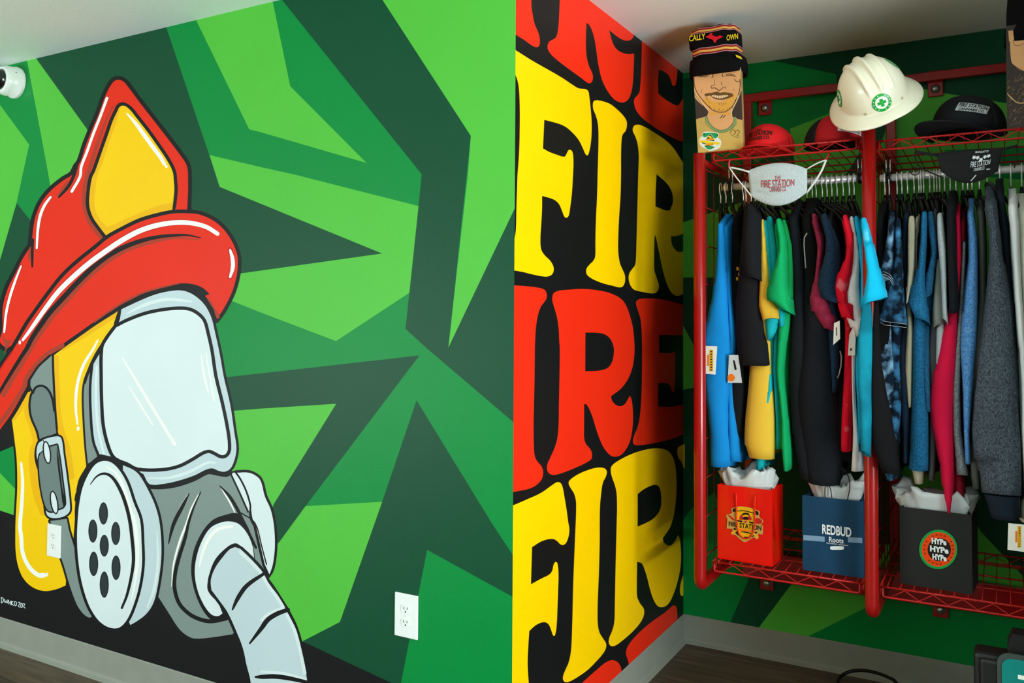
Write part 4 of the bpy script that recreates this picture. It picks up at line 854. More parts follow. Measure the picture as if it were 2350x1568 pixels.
ar.shape('ink', 'Q 500,640! 560,655 640,670 640,715 560,700 500,680!'); ar.shape('ink', 'Q 830,680! 900,700 950,710 940,750 840,730!')
ar.dot('tan', 'Q', 735, 700, 75, 50); ar.dot('redp', 'Q', 735, 700, 40, 25)
ar.stroke('ink', 'Q 590,975 730,985 880,1020', 34, 10, 24); ar.stroke('orange', 'Q 570,915 730,935 900,960', 60)
ar.shape('ink', 'Q 400,880 470,885! 470,920! 430,930'); ar.shape('ink', 'Q 450,990! 515,950! 540,1090! 520,1080'); ar.shape('ink', 'Q 640,1125! 740,1110 820,1150 740,1180'); ar.shape('ink', 'Q 980,980! 1060,990 1000,1030! '); ar.shape('ink', 'Q 880,1120! 980,1050! 990,1090')
ar.stroke('gold', 'Q 350,1010 510,930', 50); ar.stroke('gold', 'Q 970,1030 1060,1130', 55)
panel('badge_print', ar, 'tan', 'Q 340,330! 420,300 600,270 800,290 960,340 1100,390! 1130,420 1120,560 1230,680 1150,790! 1225,800! 1215,1050! 1080,1040! 1100,1140 1040,1180 960,1130 860,1190 720,1260 600,1200 450,1060! 360,1050 330,1000 380,960! 360,890! 210,885! 230,620! 200,520 260,490 340,470! 360,450!', (c, d, nr), bagart, rb, label='gold and black badge reading FIRE STATION')
def onplane(px, py, c, nrm): q = ray(px, py); return CAM+q*((c-CAM).dot(nrm)/q.dot(nrm))
p0 = onplane(1709, 1208, c-nr*0.001, nr); p1 = onplane(1671, 1205, c-nr*0.001, nr); 
lettering('badge_lettering', 'FIRE STATION', bagart['ink'], 0.112, 0.017, flatfn(onplane(1709.5, 1207.5, c-nr*0.001, nr), d+Vector((0, 0, 0.0)), (0, 0, 1)), rb, 0.02)
M_HND = mat('red_cord_handle', '#e8240c', 0.35)
mb = MB(); hp = [onplane(x, y, c-nr*0.003, nr) for x, y in ((1689, 1132), (1690, 1160), (1690, 1195), (1695, 1222), (1708, 1236), (1722, 1232), (1731, 1210), (1732, 1170), (1733, 1138))]
mb.tube([Vector(p) for p in cr([(tuple(p), False) for p in hp], False, 4)], 0.0024, 8); child_art(rb, 'cord_handle', M_HND, mb)
tissue('crumpled white tissue paper standing out of the red gift bag', 0.422, 0.917, 0.745, 0.083, 0.045, 0.128, 3)
# blue bag
M_BBAG = mat('blue_kraft_bag', '#063c5c', 0.7, var=0.12, vscale=9, bump=0.3, bscale=25)
bb, d, nr, a0, w = bag('paper_shopping_bag', 'navy blue paper bag printed REDBUD beside the middle post', M_BBAG, (0.610, 0.872), (0.800, 0.872), 0.11, 0.79, 0, 0.002)
c = Vector((a0.x, a0.y, 0.6))-nr*0.003
M_WHT = mat('white_print', '#e9f0f2', 0.5); M_LBL = mat('pale_blue_print', '#7c9cb8', 0.55)
lettering('bag_lettering', 'REDBUD', M_WHT, 0.090, 0.031, flatfn(onplane(1920, 1218.5, c, nr), d), bb, 0.03, 'white REDBUD lettering')
lettering('bag_lettering', 'Roots', M_WHT, 0.045, 0.017, flatfn(onplane(1919, 1240, c, nr), d+Vector((0, 0, 0.0))), bb, 0.02, 'white script Roots')
lettering('bag_lettering', 'BUCHANAN - MICHIGAN', M_WHT, 0.066, 0.0042, flatfn(onplane(1921.5, 1249.5, c, nr), d), bb, 0.01)
mb = MB()
def strip(x0, x1, y0, y1): 
    A0 = onplane(x0, y0, c, nr); B0 = onplane(x1, y1, c, nr); return A0, B0
for (xa, ya, xb, yb) in ((1843.5, 1234, 1892.5, 1238), (1946, 1239, 1979, 1241)):
    t0 = onplane(xa, ya-6, c, nr); t1 = onplane(xb, yb-6, c, nr); b0 = onplane(xa, ya+6, c, nr); b1 = onplane(xb, yb+6, c, nr)
    mb.add([b0, b1, t1, t0], [(0, 1, 2, 3)])
child_art(bb, 'printed_band', M_LBL, mb, 'pale blue printed band')
mb = MB(); pts = []
for t in np.linspace(0, 2*math.pi, 20, endpoint=False): pts.append(onplane(1921+16*math.copysign(abs(math.cos(t))**.4, math.cos(t)), 1258+4.3*math.copysign(abs(math.sin(t))**.6, math.sin(t)), c, nr))
mb.add(pts, [tuple(range(20))]); child_art(bb, 'printed_pill', M_WHT, mb)
for pts in (((1894, 1143), (1893, 1128), (1897, 1112), (1905, 1120), (1909, 1143)), ((1945, 1147), (1950, 1120), (1948, 1098), (1940, 1082), (1926, 1073))):
    mb = MB().tube([Vector(p) for p in cr([(tuple(onplane(x, y, c, nr)), False) for x, y in pts], False, 4)], 0.0016, 8); child_art(bb, 'cord_handle', M_BLKM, mb, 'black cord handle')
tissue('white tissue paper sticking up from the blue paper bag', 0.712, 0.925, 0.74, 0.078, 0.04, 0.125, 11, lob=4)
# black bag
M_KBAG = mat('black_kraft_bag', '#1f1f1d', 0.75, var=0.08, vscale=10, bump=0.3, bscale=30)
kb, d, nr, a0, w = bag('paper_shopping_bag', 'black paper bag with a round HYPE sticker on the right shelf', M_KBAG, (0.905, 0.878), (1.106, 0.862), 0.155, 0.785, 0, 0.002)
c = Vector((a0.x, a0.y, 0.6))-nr*0.003
st = {'ink': bagart['ink'], 'org': mat('sticker_orange', '#f04a10', 0.25), 'grn': mat('sticker_green', '#1f9a48', 0.25), 'wht': mat('sticker_white', '#f0f4f0', 0.3), 'dro': mat('sticker_rust', '#a83008', 0.3)}
ar = Art()
ar.dot('grn', 'R', 768, 860, 540, 540); ar.dot('org', 'R', 768, 860, 470, 480); ar.dot('ink', 'R', 790, 865, 325, 325); 
for k in range(22):
    t = k/22*2*math.pi
    if k % 5 != 4: ar.dot('dro', 'R', 775+400*math.cos(t), 862+405*math.sin(t), 34, 26)
ar.inv = None
E0 = 'R '+' '.join('%.1f,%.1f' % (768+(525 if math.cos(t) > 0 else 535)*math.cos(t), 860+545*math.sin(t)) for t in np.linspace(0, 2*math.pi, 28, endpoint=False))
panel('round_sticker', ar, 'grn', E0, (c, d, nr), st, kb, label='round green and orange sticker reading HYPE')
for k, (yy, ww) in enumerate(((1243.5, 0.044), (1262, 0.055), (1280, 0.042))):
    lettering('sticker_lettering', ('HYPe', 'HYPe', 'HYPe')[k], st['wht'], ww*0.94, 0.0185, flatfn(onplane(2156-1+k*0.5, yy, c-nr*0.001, nr), d, Vector((0.0, 0, 1))), kb, 0.05)
tissue('white tissue paper spilling over both sides of the black bag', 1.005, 0.945, 0.735, 0.108, 0.06, 0.115, 23, lob=3)

# ---- price tags
M_TAG = mat('white_card', '#f0ece0', 0.6); M_TAGG = mat('pale_card', '#c9d2d0', 0.6)
tagm = {'gold': bagart['gold'], 'ink': bagart['ink'], 'orange': bagart['orange']}
def price_tag(label, quad, Y, m, deco):
    P = [aty(x, y, Y) for x, y in quad]; n_ = Vector((0, 1, 0))
    mb = MB(); mb.add(P+[p+n_*0.0008 for p in P], [(0, 1, 2, 3), (7, 6, 5, 4), (0, 4, 5, 1), (1, 5, 6, 2), (2, 6, 7, 3), (3, 7, 4, 0)])
    c_ = sum(P, Vector())/4
    root = empty('price_tag', c_, label, 'price tag', 'price tags'); o = mb.build('card', m); relink(o, root)
    for i, (mm, pts) in enumerate(deco):
        q = MB(); L = [aty(x, y, Y-0.0006) for x, y in pts]; q.add(L, [tuple(range(len(L)))]); o = q.build('tag_print', mm, None, None, False); flip_to(o.data, (0, -1, 0)); relink(o, root)
    return root
def tagdeco(x, y, sx=1, sy=1):
    D_ = [(bagart['gold'], [(x-4*sx, y-25*sy), (x+4*sx, y-25*sy), (x+4*sx, y+24*sy), (x-4*sx, y+24*sy)]), (bagart['orange'], [(x-9*sx, y-14*sy), (x-5*sx, y-14*sy), (x-5*sx, y+12*sy), (x-9*sx, y+12*sy)])]
    D_ += [(bagart['ink'], [(x-2*sx, y+k*sy), (x+2.6*sx, y+k*sy), (x+2.6*sx, y+(k+2.6)*sy), (x-2*sx, y+(k+2.6)*sy)]) for k in range(-22, 22, 6)]
    return D_
price_tag('white price tag with a gold print hanging on the front royal blue tank top', [(1616, 794), (1646, 795), (1642, 860), (1615, 858)], 0.838, M_TAG, tagdeco(1632, 828))
price_tag('pale price tag with an orange dot, right of the blue tank tops', [(1673, 815), (1694, 815), (1703, 879), (1670, 879)], 0.852, M_TAGG,
          [(bagart['orange'], [(1678+8.5*math.cos(t), 867+8.5*math.sin(t)) for t in np.linspace(0, 6.28, 16, endpoint=False)]), (bagart['ink'], [(1682, 826), (1686, 828), (1691, 848), (1686, 850)])])
price_tag('narrow cream price tag hanging below the berry sleeve', [(1914, 742), (1927, 736), (1928, 778), (1912, 792)], 0.812, M_TAG, [(bagart['ink'], [(1918, 752), (1920, 751), (1921, 770), (1919, 771)])])
price_tag('cream price tag over the red tie-dye shirt', [(1949, 768), (1962, 742), (1962, 816), (1946, 816)], 0.845, M_TAG, [(bagart['ink'], [(1951, 800), (1955, 799), (1955, 804), (1951, 806)])])
price_tag('white price tag with a gold print under the cream hoodie at the right edge', [(2314, 1201), (2356, 1205), (2356, 1268), (2312, 1262)], 0.79, M_TAG, tagdeco(2339, 1233, 1, 1))

# ---- masks hung on the shelf front
def mask(name, label, m, outl, Y, strapm, straps, wmesh=None):
    """outl: (top-left, top-mid, top-right, bottom-right, bottom-mid, bottom-left) image points"""
    tl, tm, tr, br_, bm_, bl = [aty(x, y, Y) for x, y in outl]
    def q(a, b, c, t): return a*(1-t)*(1-2*t)+b*4*t*(1-t)+c*t*(2*t-1)
    def fn(u, v):
        p = q(tl, tm, tr, u)*(1-v)+q(bl, bm_, br_, u)*v
        p = p.copy(); p.y -= 0.012*math.sin(math.pi*u)*math.sin(math.pi*min(1, v*0.9+0.05)) - 0.0012*math.sin(v*26+u*3)*(1 if 0.05 < u < 0.95 else 0); return p
    root = empty(name, (tl+tr)/2, label, 'face mask'); o = curve_grid(fn, 24, 16, 0.003).build('mask_cloth', m); relink(o, root)
    for pts, r in straps:
        P = [aty(x, y, Y+0.001) for x, y in pts]; mb = MB().tube([Vector(p) for p in cr([(tuple(p), False) for p in P], False, 3)], r, 8); o = mb.build('ear_loop', strapm); relink(o, root)
    return root, fn
M_MG = mat('pale_grey_heather_cotton', '#b4c2c6', 0.9, hex2='#c6d2d4', vscale=220, mixlo=0.35, mixhi=0.65, bump=0.3, bscale=400); M_MS = mat('white_elastic', '#dfe4e2', 0.8); M_MR = mat('mask_red_ink', '#b43a44', 0.7)
mk, fn = mask('face_mask', 'pale grey cloth mask with red lettering hung from the left top shelf', M_MG, ((1716, 392), (1787, 374), (1852, 388), (1852, 441), (1787, 472), (1723, 450)), 0.812, M_MS,
    [(((1673, 384), (1695, 388), (1720, 395)), 0.0032), (((1673, 384), (1690, 408), (1708, 430), (1724, 450)), 0.0024), (((1852, 388), (1875, 375), (1896, 367)), 0.0024), (((1896, 367), (1884, 395), (1868, 420), (1852, 442)), 0.0034)])
for s_, cy, w_, h_ in (('THE', 0.36, 0.018, 0.008), ('FIRE STATION', 0.50, 0.094, 0.016), ('CANNABIS CO.', 0.63, 0.048, 0.010)):
    def f2(u, v, cy=cy): p = fn(0.5+u/0.165, cy-v/0.085); p.y -= 0.0012; return p
    lettering('mask_lettering', s_, M_MR, w_, h_, f2, mk, 0.005, 'red lettering')
M_PNK = mat('coral_hook', '#e0405a', 0.4)
tag(MB().tube([aty(1675, 368, 0.822), aty(1673, 374, 0.816), aty(1673, 386, 0.812)], 0.0026, 8).build('shelf_hook', M_PNK), 'small pink wire hook holding the left loop of the grey mask', 'hook')
tag(MB().tube([aty(1902, 351, 0.822), aty(1900, 358, 0.816), aty(1896, 367, 0.812)], 0.0026, 8).build('shelf_hook', M_WIRE), 'small red wire hook holding the right loop of the grey mask', 'hook')
M_MK = mat('black_cotton', '#17181a', 0.85, bump=0.3, bscale=300)
mk2, fn2 = mask('face_mask', 'black cloth mask with a white emblem hung from the right top shelf', M_MK, ((2148, 352), (2225, 344), (2303, 340), (2290, 392), (2220, 420), (2160, 392)), 0.806, M_MK,
    [(((2100, 348), (2122, 352), (2150, 356)), 0.0045), (((2100, 348), (2102, 368), (2112, 384), (2135, 396), (2165, 408)), 0.0022), (((2108, 392), (2100, 384), (2092, 386), (2090, 396), (2098, 402), (2108, 398), (2112, 386)), 0.0016), (((2303, 342), (2318, 338), (2335, 334)), 0.0035), (((2335, 336), (2333, 360), (2328, 385)), 0.0016), (((2160, 392), (2200, 412), (2290, 392)), 0.0025)])
for s_, cx_, cy, w_, h_ in (('FIRE STATION', 0.69, 0.47, 0.062, 0.015), ('CANNABIS CO.', 0.68, 0.63, 0.036, 0.008), ('MARQUETTE', 0.69, 0.10, 0.04, 0.006)):
    def f3(u, v, cx_=cx_, cy=cy): p = fn2(cx_+u/0.205, cy-v/0.085); p.y -= 0.0012; return p
    lettering('mask_lettering', s_, M_WHT, w_, h_, f3, mk2, 0.01, 'white lettering')
mb = MB()
for du in (-0.11, -0.055, 0.0, 0.055, 0.11):
    ring_ = []
    for t in np.linspace(0, 2*math.pi, 14, endpoint=False):
        rr = 0.027*(1+0.3*math.sin(5*t)); p = fn2(0.69+du+rr*math.cos(t), 0.29+(0.06 if abs(du) < .01 else 0)-abs(du)*0.3+rr*2.6*math.sin(t)*0.8); p.y -= 0.0013; ring_.append(p)
    mb.add(ring_, [tuple(range(14))])
child_art(mk2, 'mask_emblem', M_WHT, mb, 'white flower shaped emblem')
mb = MB()
for a_, b_ in (((0.56, 0.95), (0.64, 0.80)), ((0.80, 0.70), (0.86, 0.74))):
    P_ = []
    for k, (u, v) in enumerate((a_, b_)): p = fn2(u, v); p.y -= 0.001; P_.append(p)
    mb.tube(P_, 0.0016, 6)
child_art(mk2, 'mask_emblem', M_WHT, mb, 'white axe handle emblem')
# ------------------------------------------------------------------ things on the top shelf
TOPZ = 1.9575
# portrait board with knit beanie
pm = {'kraft': mat('kraft_board', '#c9a26a', 0.7, var=0.06, vscale=20), 'skin': mat('skin_wash', '#dca670', 0.7, var=0.05, vscale=14), 'gold': mat('gold_wash', '#dca444', 0.7), 'blk': mat('marker_black', '#2a1c10', 0.6), 'brn': mat('marker_brown', '#6a4a22', 0.6),
      'umber': mat('brown_black_ground', '#3c332e', 0.7), 'grn': mat('green_pencil', '#6fa06a', 0.7), 'shirt': mat('shirt_wash', '#c9ac5e', 0.7, var=0.08, vscale=20), 'wht': mat('sticker_edge', '#dfeae4', 0.4),  # brown-black fills the drawn background and jacket
      'sg': mat('sticker_leaf', '#16a05a', 0.4), 'dk': mat('sticker_ink', '#101812', 0.4), 'yl': mat('sticker_yellow', '#f2d020', 0.4), 'og': mat('sticker_amber', '#f09a1c', 0.4), 'cream': mat('board_edge', '#e6cfa0', 0.6)}
BY = 0.843
p_bl = aty(1602, 351, BY); p_br = aty(1706, 345, BY); p_tr = aty(1699, 100, BY); p_tl = aty(1588, 100, BY)
bz = TOPZ; zt_ = 2.30
bd = empty('portrait_board', ((p_bl.x+p_br.x)/2, BY+0.012, bz), 'kraft board painted with a smiling bearded man, standing on the left shelf corner', 'portrait')
ar = Art()
ar.shape('umber', 'P 60,380! 100,420 110,560 330,760! 330,850 290,880 170,910 110,930! 60,700!')
ar.shape('umber', 'P 900,440! 940,440! 940,940! 800,910! 740,860 760,760! 860,560')
ar.shape('shirt', 'P 100,960! 200,915 310,880 340,960 420,1060 560,1120 680,1080 770,980 790,900 860,930 960,980! 980,1600! 120,1600!')
ar.shape('skin', 'P 60,60! 900,60! 890,250 870,440 800,600 760,700 735,790! 740,870 790,900 760,980 680,1070 560,1110 420,1060 340,960 320,880 345,790! 250,680 150,540 90,420 70,200', 5, 'blk')
ar.shape('gold', 'P 300,560 420,620 560,640 700,560 780,480 800,560 740,700 640,780 500,790 380,730 260,630')
ar.shape('gold', 'P 370,800 520,820 700,800 690,860 560,830 380,850')
ar.stroke('blk', 'P 95,200 100,330 140,450 220,570 330,690 420,770 540,805 660,780 760,690 830,560 880,400 880,240', 12)
ar.stroke('cream', 'P 78,260 95,420 170,560 260,670 340,770', 12); ar.stroke('cream', 'P 850,520 810,640 740,780 745,870', 12)
for st in ('P 110,180 180,120 300,105 350,190', 'P 170,190 240,170 300,170 345,195', 'P 180,200 250,195 320,200', 'P 620,190 680,150 760,160 820,200', 'P 640,180 720,175 800,190', 'P 590,130 580,180 600,200', 'P 400,130 420,190 390,220', 'P 780,230 830,280 870,270'):
    ar.stroke('brn', st, 16, 6, 6)
ar.stroke('blk', 'P 440,230 445,330 395,350 395,390 440,385 480,400 525,430 570,400 600,375 640,390 630,350', 12, 5, 5)
ar.stroke('brn', 'P 570,270 565,310 580,350', 10, 4, 4); ar.stroke('brn', 'P 235,410 220,450 225,480', 8, 3, 3); ar.stroke('brn', 'P 760,400 790,430', 8, 3, 3)
ar.shape('brn', 'P 280,490 400,470 500,450 540,470 600,460 740,480 770,520 740,540 640,580 540,590 440,570 370,520 290,530')
ar.shape('cream', 'P 400,515 520,520 680,515 620,550 540,565 450,550')
for x in (440, 480, 520, 560, 600, 640): ar.stroke('brn', 'P %d,515 %d,562' % (x, x), 7)
for x, y in ((300, 545), (320, 570), (350, 620), (360, 700), (390, 740), (440, 745), (450, 770), (500, 770), (520, 745), (560, 770), (600, 750), (620, 790), (660, 745), (700, 720), (730, 700), (750, 720), (520, 650), (560, 640), (600, 650), (630, 640), (570, 670)):
    ar.stroke('brn', 'P %d,%d %d,%d' % (x, y, x+12, y+22), 11, 5, 5)
ar.stroke('blk', 'P 545,905 590,850', 12); ar.stroke('blk', 'P 590,900 630,855', 12)
ar.stroke('grn', 'P 300,890 330,980 420,1080 560,1135 700,1090 790,1000 800,900', 36); ar.stroke('brn', 'P 325,890 350,970 430,1062 560,1112 690,1070 765,985 775,900', 8)
ar.stroke('brn', 'P 290,890 300,1000 400,1100 560,1155 710,1110 820,1000 830,920', 7)
ar.stroke('brn', 'P 710,1160 760,1100 800,1150 780,1190 820,1120 860,1110 870,1150 830,1200 870,1210', 10); ar.stroke('brn', 'P 720,1180 780,1215 850,1240', 8)
for y in (1290, 1330, 1370): ar.stroke('gold', 'P 560,%d 920,%d' % (y, y+10), 10)
ar.shape('wht', 'P 240,1160 300,1135 420,1145 500,1160 520,1200 510,1240 560,1300 540,1400 480,1440 370,1470 300,1430 220,1390 185,1310 200,1240 240,1210')
ar.shape('sg', 'P 255,1170 420,1158 500,1175 495,1230 440,1250 380,1180 300,1230 250,1220'); ar.shape('dk', 'P 245,1165! 280,1165! 270,1200!'); ar.shape('dk', 'P 475,1185! 505,1190! 500,1220!')
ar.shape('dk', 'P 330,1230! 350,1195 390,1195 430,1270! 450,1300! 290,1280!'); ar.shape('yl', 'P 335,1220 370,1205 400,1240 370,1245'); ar.shape('og', 'P 310,1260 420,1250 440,1275 300,1280')
ar.stroke('yl', 'P 210,1305 300,1310 400,1330 520,1340', 44); ar.stroke('dk', 'P 240,1330 300,1345 420,1350', 16); ar.stroke('og', 'P 300,1355 400,1360', 30)
ar.shape('dk', 'P 270,1380! 340,1370 450,1400! 380,1440 320,1430'); ar.shape('sg', 'P 290,1395 350,1385 420,1400 370,1440 320,1425')
ar.stroke('cream', 'P 180,1510 400,1500 640,1470', 14)
cB = Vector(((p_bl.x+p_br.x)/2, BY-0.0005, bz)); NB = Vector((0, 1, 0)); DB = Vector((1, 0, 0))
quadst = 'W 1588,90! 1700,90! 1706,344! 1602,352!'
panel('painted_front', ar, 'kraft', 'W 1590,154! 1700,154! 1706,345! 1602,351!', (cB, DB, NB), pm, bd)
mb = MB(); qd = [aty(x, y, BY) for x, y in ((1602, 351), (1706, 345), (1700, 154), (1590, 154))]
mb.add(qd+[p+Vector((0, 0.022, 0)) for p in qd], [(0, 1, 2, 3), (7, 6, 5, 4), (0, 4, 5, 1), (1, 5, 6, 2), (2, 6, 7, 3), (3, 7, 4, 0)])
child_art(bd, 'board', mat('kraft_board_side', '#a88450', 0.8), mb)
def beanie(name, label, m, rowsx, cy, ry, bands, mats, ex=0.62):
    """rowsx: (image y, xl, xr) read on the front surface; bands: (upper image y, material index)"""
    n = 48; rings = []; mis = []; zs = []
    R = []
    for y, xl, xr in rowsx:
        A0 = aty(xl, y, cy-ry*0.4); B0 = aty(xr, y, cy-ry*0.4); zz = aty((xl+xr)/2, y, cy-ry).z; R.append((zz, A0.x, B0.x, y))
    for zz, x0, x1, y in R:
        cx = (x0+x1)/2; rx = (x1-x0)/2; s = min(1, rx/0.098)
        rings.append([Vector((cx+rx*math.copysign(abs(math.cos(t))**ex, math.cos(t)), cy+ry*s*math.copysign(abs(math.sin(t))**ex, math.sin(t)), zz+0.0015*math.sin(9*t))) for t in np.linspace(0, 2*math.pi, n, endpoint=False)])
    for i in range(len(rings)-1):
        ym = (R[i][3]+R[i+1][3])/2; mi = 0
        for y1, y0, k in bands:
            if y0 <= ym <= y1: mi = k
        mis.append(mi)
    c0 = Vector((sum(p.x for p in rings[0])/n, cy, rings[0][0].z))
    root = empty(name, c0, label, 'beanie')
    o = MB().loft(rings, 0, True, True, mis).build('knit_cap', mats); relink(o, root)
    return root, R
M_KN = mat('black_knit', '#0d0d0e', 0.95, spec=0.1, bump=0.7, bscale=260); M_KR = mat('red_knit', '#8e1418', 0.95, bump=0.6, bscale=260); M_KY = mat('gold_knit', '#d8ae4e', 0.95, bump=0.6, bscale=260); M_KP = mat('pink_knit', '#b88a92', 0.95, bump=0.6, bscale=260)
RX = [(165, 1583, 1707), (158, 1581, 1709), (140, 1581, 1708), (127, 1583, 1705), (125.5, 1587, 1696)]
RX += [(y, 1588-(118-y)*0.04, 1696) for y in (120, 118.5, 117, 115.5, 113.5, 111, 108.5, 106.5, 104.5, 103, 101.5)]
RX += [(y, 1582-(100-y)*0.1, 1696-(100-y)*0.06) for y in (96, 88, 80, 74, 72)] + [(y, 1579+(71-y)*0.5, 1693-(71-y)*0.15) for y in (70.5, 69, 67, 65, 62.5, 60.5, 58.5, 57)]
RX += [(54, 1592, 1682), (51.5, 1602, 1670), (50, 1620, 1655)]
bn, R = beanie('knit_beanie', 'striped knit beanie with yellow lettering on top of the bearded man portrait board', M_KN, RX, BY+0.045, 0.068,
   [(118.4, 117, 3), (117, 113.4, 1), (113.4, 108.4, 2), (108.4, 104.4, 1), (104.4, 102.9, 3), (70.6, 69, 3), (69, 66.9, 1), (66.9, 62.4, 2), (62.4, 58.4, 1), (58.4, 57, 3)], [M_KN, M_KR, M_KY, M_KP])
M_TY = mat('yellow_yarn', '#e6cf20', 0.9, bump=0.4, bscale=260); M_TR = mat('red_yarn', '#d01020', 0.9)
YB = BY+0.045-0.068-0.001
lettering('beanie_lettering', 'CALLY', M_TY, 0.058, 0.021, flatfn(aty(1600, 86, YB), (1, 0, 0)), bn, 0.02)
lettering('beanie_lettering', 'OWN', M_TY, 0.040, 0.020, flatfn(aty(1680.5, 85, YB), (1, 0, 0)), bn, 0.02)
mb = MB(); pk = [(1618, 84), (1625, 82), (1631, 76), (1636, 76), (1633, 80), (1640, 83), (1646, 84), (1652, 81), (1660, 84), (1652, 88), (1645, 92), (1642, 98), (1639, 98), (1635, 91), (1626, 88)]
P_ = [aty(x, y, YB) for x, y in pk]; mb.add(P_, [tuple(range(len(P_)))]); child_art(bn, 'peninsula_motif', M_TR, mb, 'red peninsula shape')
mb = MB(); P_ = [aty(x, y, YB-0.003) for x, y in ((1688, 125), (1700, 130), (1703, 136), (1690, 131))]; mb.add(P_+[p+Vector((0, 0.006, 0)) for p in P_], [(0, 1, 2, 3), (7, 6, 5, 4), (0, 4, 5, 1), (1, 5, 6, 2), (2, 6, 7, 3), (3, 7, 4, 0)]); child_art(bn, 'cuff_label', M_TY, mb, 'yellow woven label')

# second portrait board and beanie at the right edge
b2 = empty('portrait_board', (1.285, BY+0.012, 1.944), 'kraft board with a dark scribbled jacket at the right edge of the shelf', 'portrait')
ar = Art()
ar.shape('umber', 'S 150,1280! 180,950 190,700 200,460! 250,500 330,560 430,620! 600,600! 600,1340! 160,1340!')
ar.shape('skin', 'S 190,60! 600,20! 600,560! 420,590 330,560 240,480 215,380 200,200')
ar.stroke('blk', 'S 205,200 215,380 235,480 330,550 400,590', 10); ar.stroke('blk', 'S 260,180 300,150 392,120', 12); ar.stroke('brn', 'S 255,190 270,240 320,250 392,225', 7)
ar.stroke('kraft', 'S 180,870 240,930 310,985 420,985', 14); ar.stroke('kraft', 'S 200,900 240,945', 8)
rg = random.Random(8)
for k in range(90):
    x = rg.uniform(175, 420); y = rg.uniform(640, 1300); ar.stroke('kraft' if k % 3 else 'brn', 'S %.0f,%.0f %.0f,%.0f' % (x, y, x+rg.uniform(12, 40), y-rg.uniform(15, 50)), 5, 2, 2, seg=1)
cB2 = Vector((1.285, BY-0.0005, 1.944))
panel('painted_front', ar, 'umber', 'W 2309,60! 2420,40! 2420,292! 2311,299!', (cB2, DB, NB), pm, b2)
mb = MB(); qd = [aty(x, y, BY) for x, y in ((2311, 299), (2420, 292), (2420, 40), (2309, 60))]
mb.add(qd+[p+Vector((0, 0.022, 0)) for p in qd], [(0, 1, 2, 3), (7, 6, 5, 4), (0, 4, 5, 1), (1, 5, 6, 2), (2, 6, 7, 3), (3, 7, 4, 0)]); child_art(b2, 'board', MATS['kraft_board_side'], mb)
beanie('knit_beanie', 'plain black knit beanie on the portrait board at the right edge', M_KN, [(84, 2304, 2432), (60, 2303, 2433), (45, 2306, 2430), (40, 2309, 2428), (10, 2309, 2427), (-30, 2312, 2424), (-60, 2325, 2410), (-72, 2350, 2390)], BY+0.045, 0.068, [], [M_KN])

# ---- hard hat on the middle post
M_HH = mat('aged_white_plastic', '#e9e6cc', 0.35, var=0.05, vscale=7, coat=0.25, bump=0.06, bscale=60)
ctr = aty(2004, 220, 0.765)
tc_ = (CAM-ctr); tc_.z = 0; tc_.normalize(); rt = Vector((-tc_.y, tc_.x, 0))
al, be = math.radians(43), math.radians(19)
U = (Vector((0, 0, 1))*math.cos(be)-rt*math.sin(be))*math.cos(al)+tc_*math.sin(al); U.normalize()
Ff = (tc_+rt*0.15); Ff = (Ff-U*Ff.dot(U)).normalized(); S_ = Ff.cross(U).normalized()
HM = Matrix((S_, Ff, U)).transposed()      # local x side, y front, z up
def hw(x, y, z): return ctr+HM @ Vector((x, y, z))
hh = empty('hard_hat', ctr, 'cream full-brim hard hat with green cross stickers on the middle red post', 'hard hat')
n = 180; rings = []
def ellr(t, a_, b_): return 1/math.sqrt((math.cos(t)/b_)**2+(math.sin(t)/a_)**2)
def dome(t, ph):     # ph 0 base .. pi/2 top ; returns local point
    a_, b_, h_ = 0.116, 0.100, 0.126
    x = b_*math.cos(t)*math.cos(ph); y = a_*math.sin(t)*math.cos(ph); z = h_*math.sin(ph)**0.95
    rid = 0
    for rx_, wd, hg in ((0, 0.0062, 0.009), (-0.034, 0.0052, 0.0075), (0.034, 0.0052, 0.0075)):
        fade = max(0, min(1, (z-0.05)/0.03))*max(0, min(1, (0.115-abs(y))/0.02))
        rid += hg*math.exp(-((x-rx_)/wd)**4)*fade
    nv = Vector((x/b_**2, y/a_**2, z/h_**2)).normalized()
    return Vector((x, y, z))+nv*rid
prof = []
for k in range(30): ph = math.pi/2*(1-k/29); rings.append([dome(2*math.pi*i/n, ph*0.999) for i in range(n)])
for k in range(1, 9):       # flare to the brim
    u = k/8; r_ = []
    for i in range(n):
        t = 2*math.pi*i/n; a0 = Vector((0.100*math.cos(t), 0.116*math.sin(t), 0)); b0 = Vector((0.136*math.cos(t), (0.163 if math.sin(t) < 0 else 0.147)*math.sin(t), -0.016-0.012*abs(math.cos(t))))
        p = a0.lerp(b0, u); p.z = b0.z*u**1.4; r_.append(p)
    rings.append(r_)
lip = [[Vector((p.x*1.006, p.y*1.006, p.z-0.003)) for p in rings[-1]], [Vector((p.x*0.995, p.y*0.995, p.z-0.006)) for p in rings[-1]]]
under = [[Vector((p.x*0.985, p.y*0.985, p.z-0.003)) for p in rings[-1]], [Vector((p.x*0.97, p.y*0.97, -0.003)) for p in rings[29]], [Vector((p.x*0.9, p.y*0.9, p.z*0.92)) for p in rings[15]], [Vector((p.x*0.5, p.y*0.5, p.z*0.95)) for p in rings[4]]]
allr = [[ctr+HM @ p for p in r] for r in rings+lip+under]
o = MB().loft(allr, 0, True, True).build('shell', M_HH); relink(o, hh)
GRN = mat('bright_green_decal', '#18a03a', 0.35); DW = mat('decal_white', '#eef2e6', 0.4)
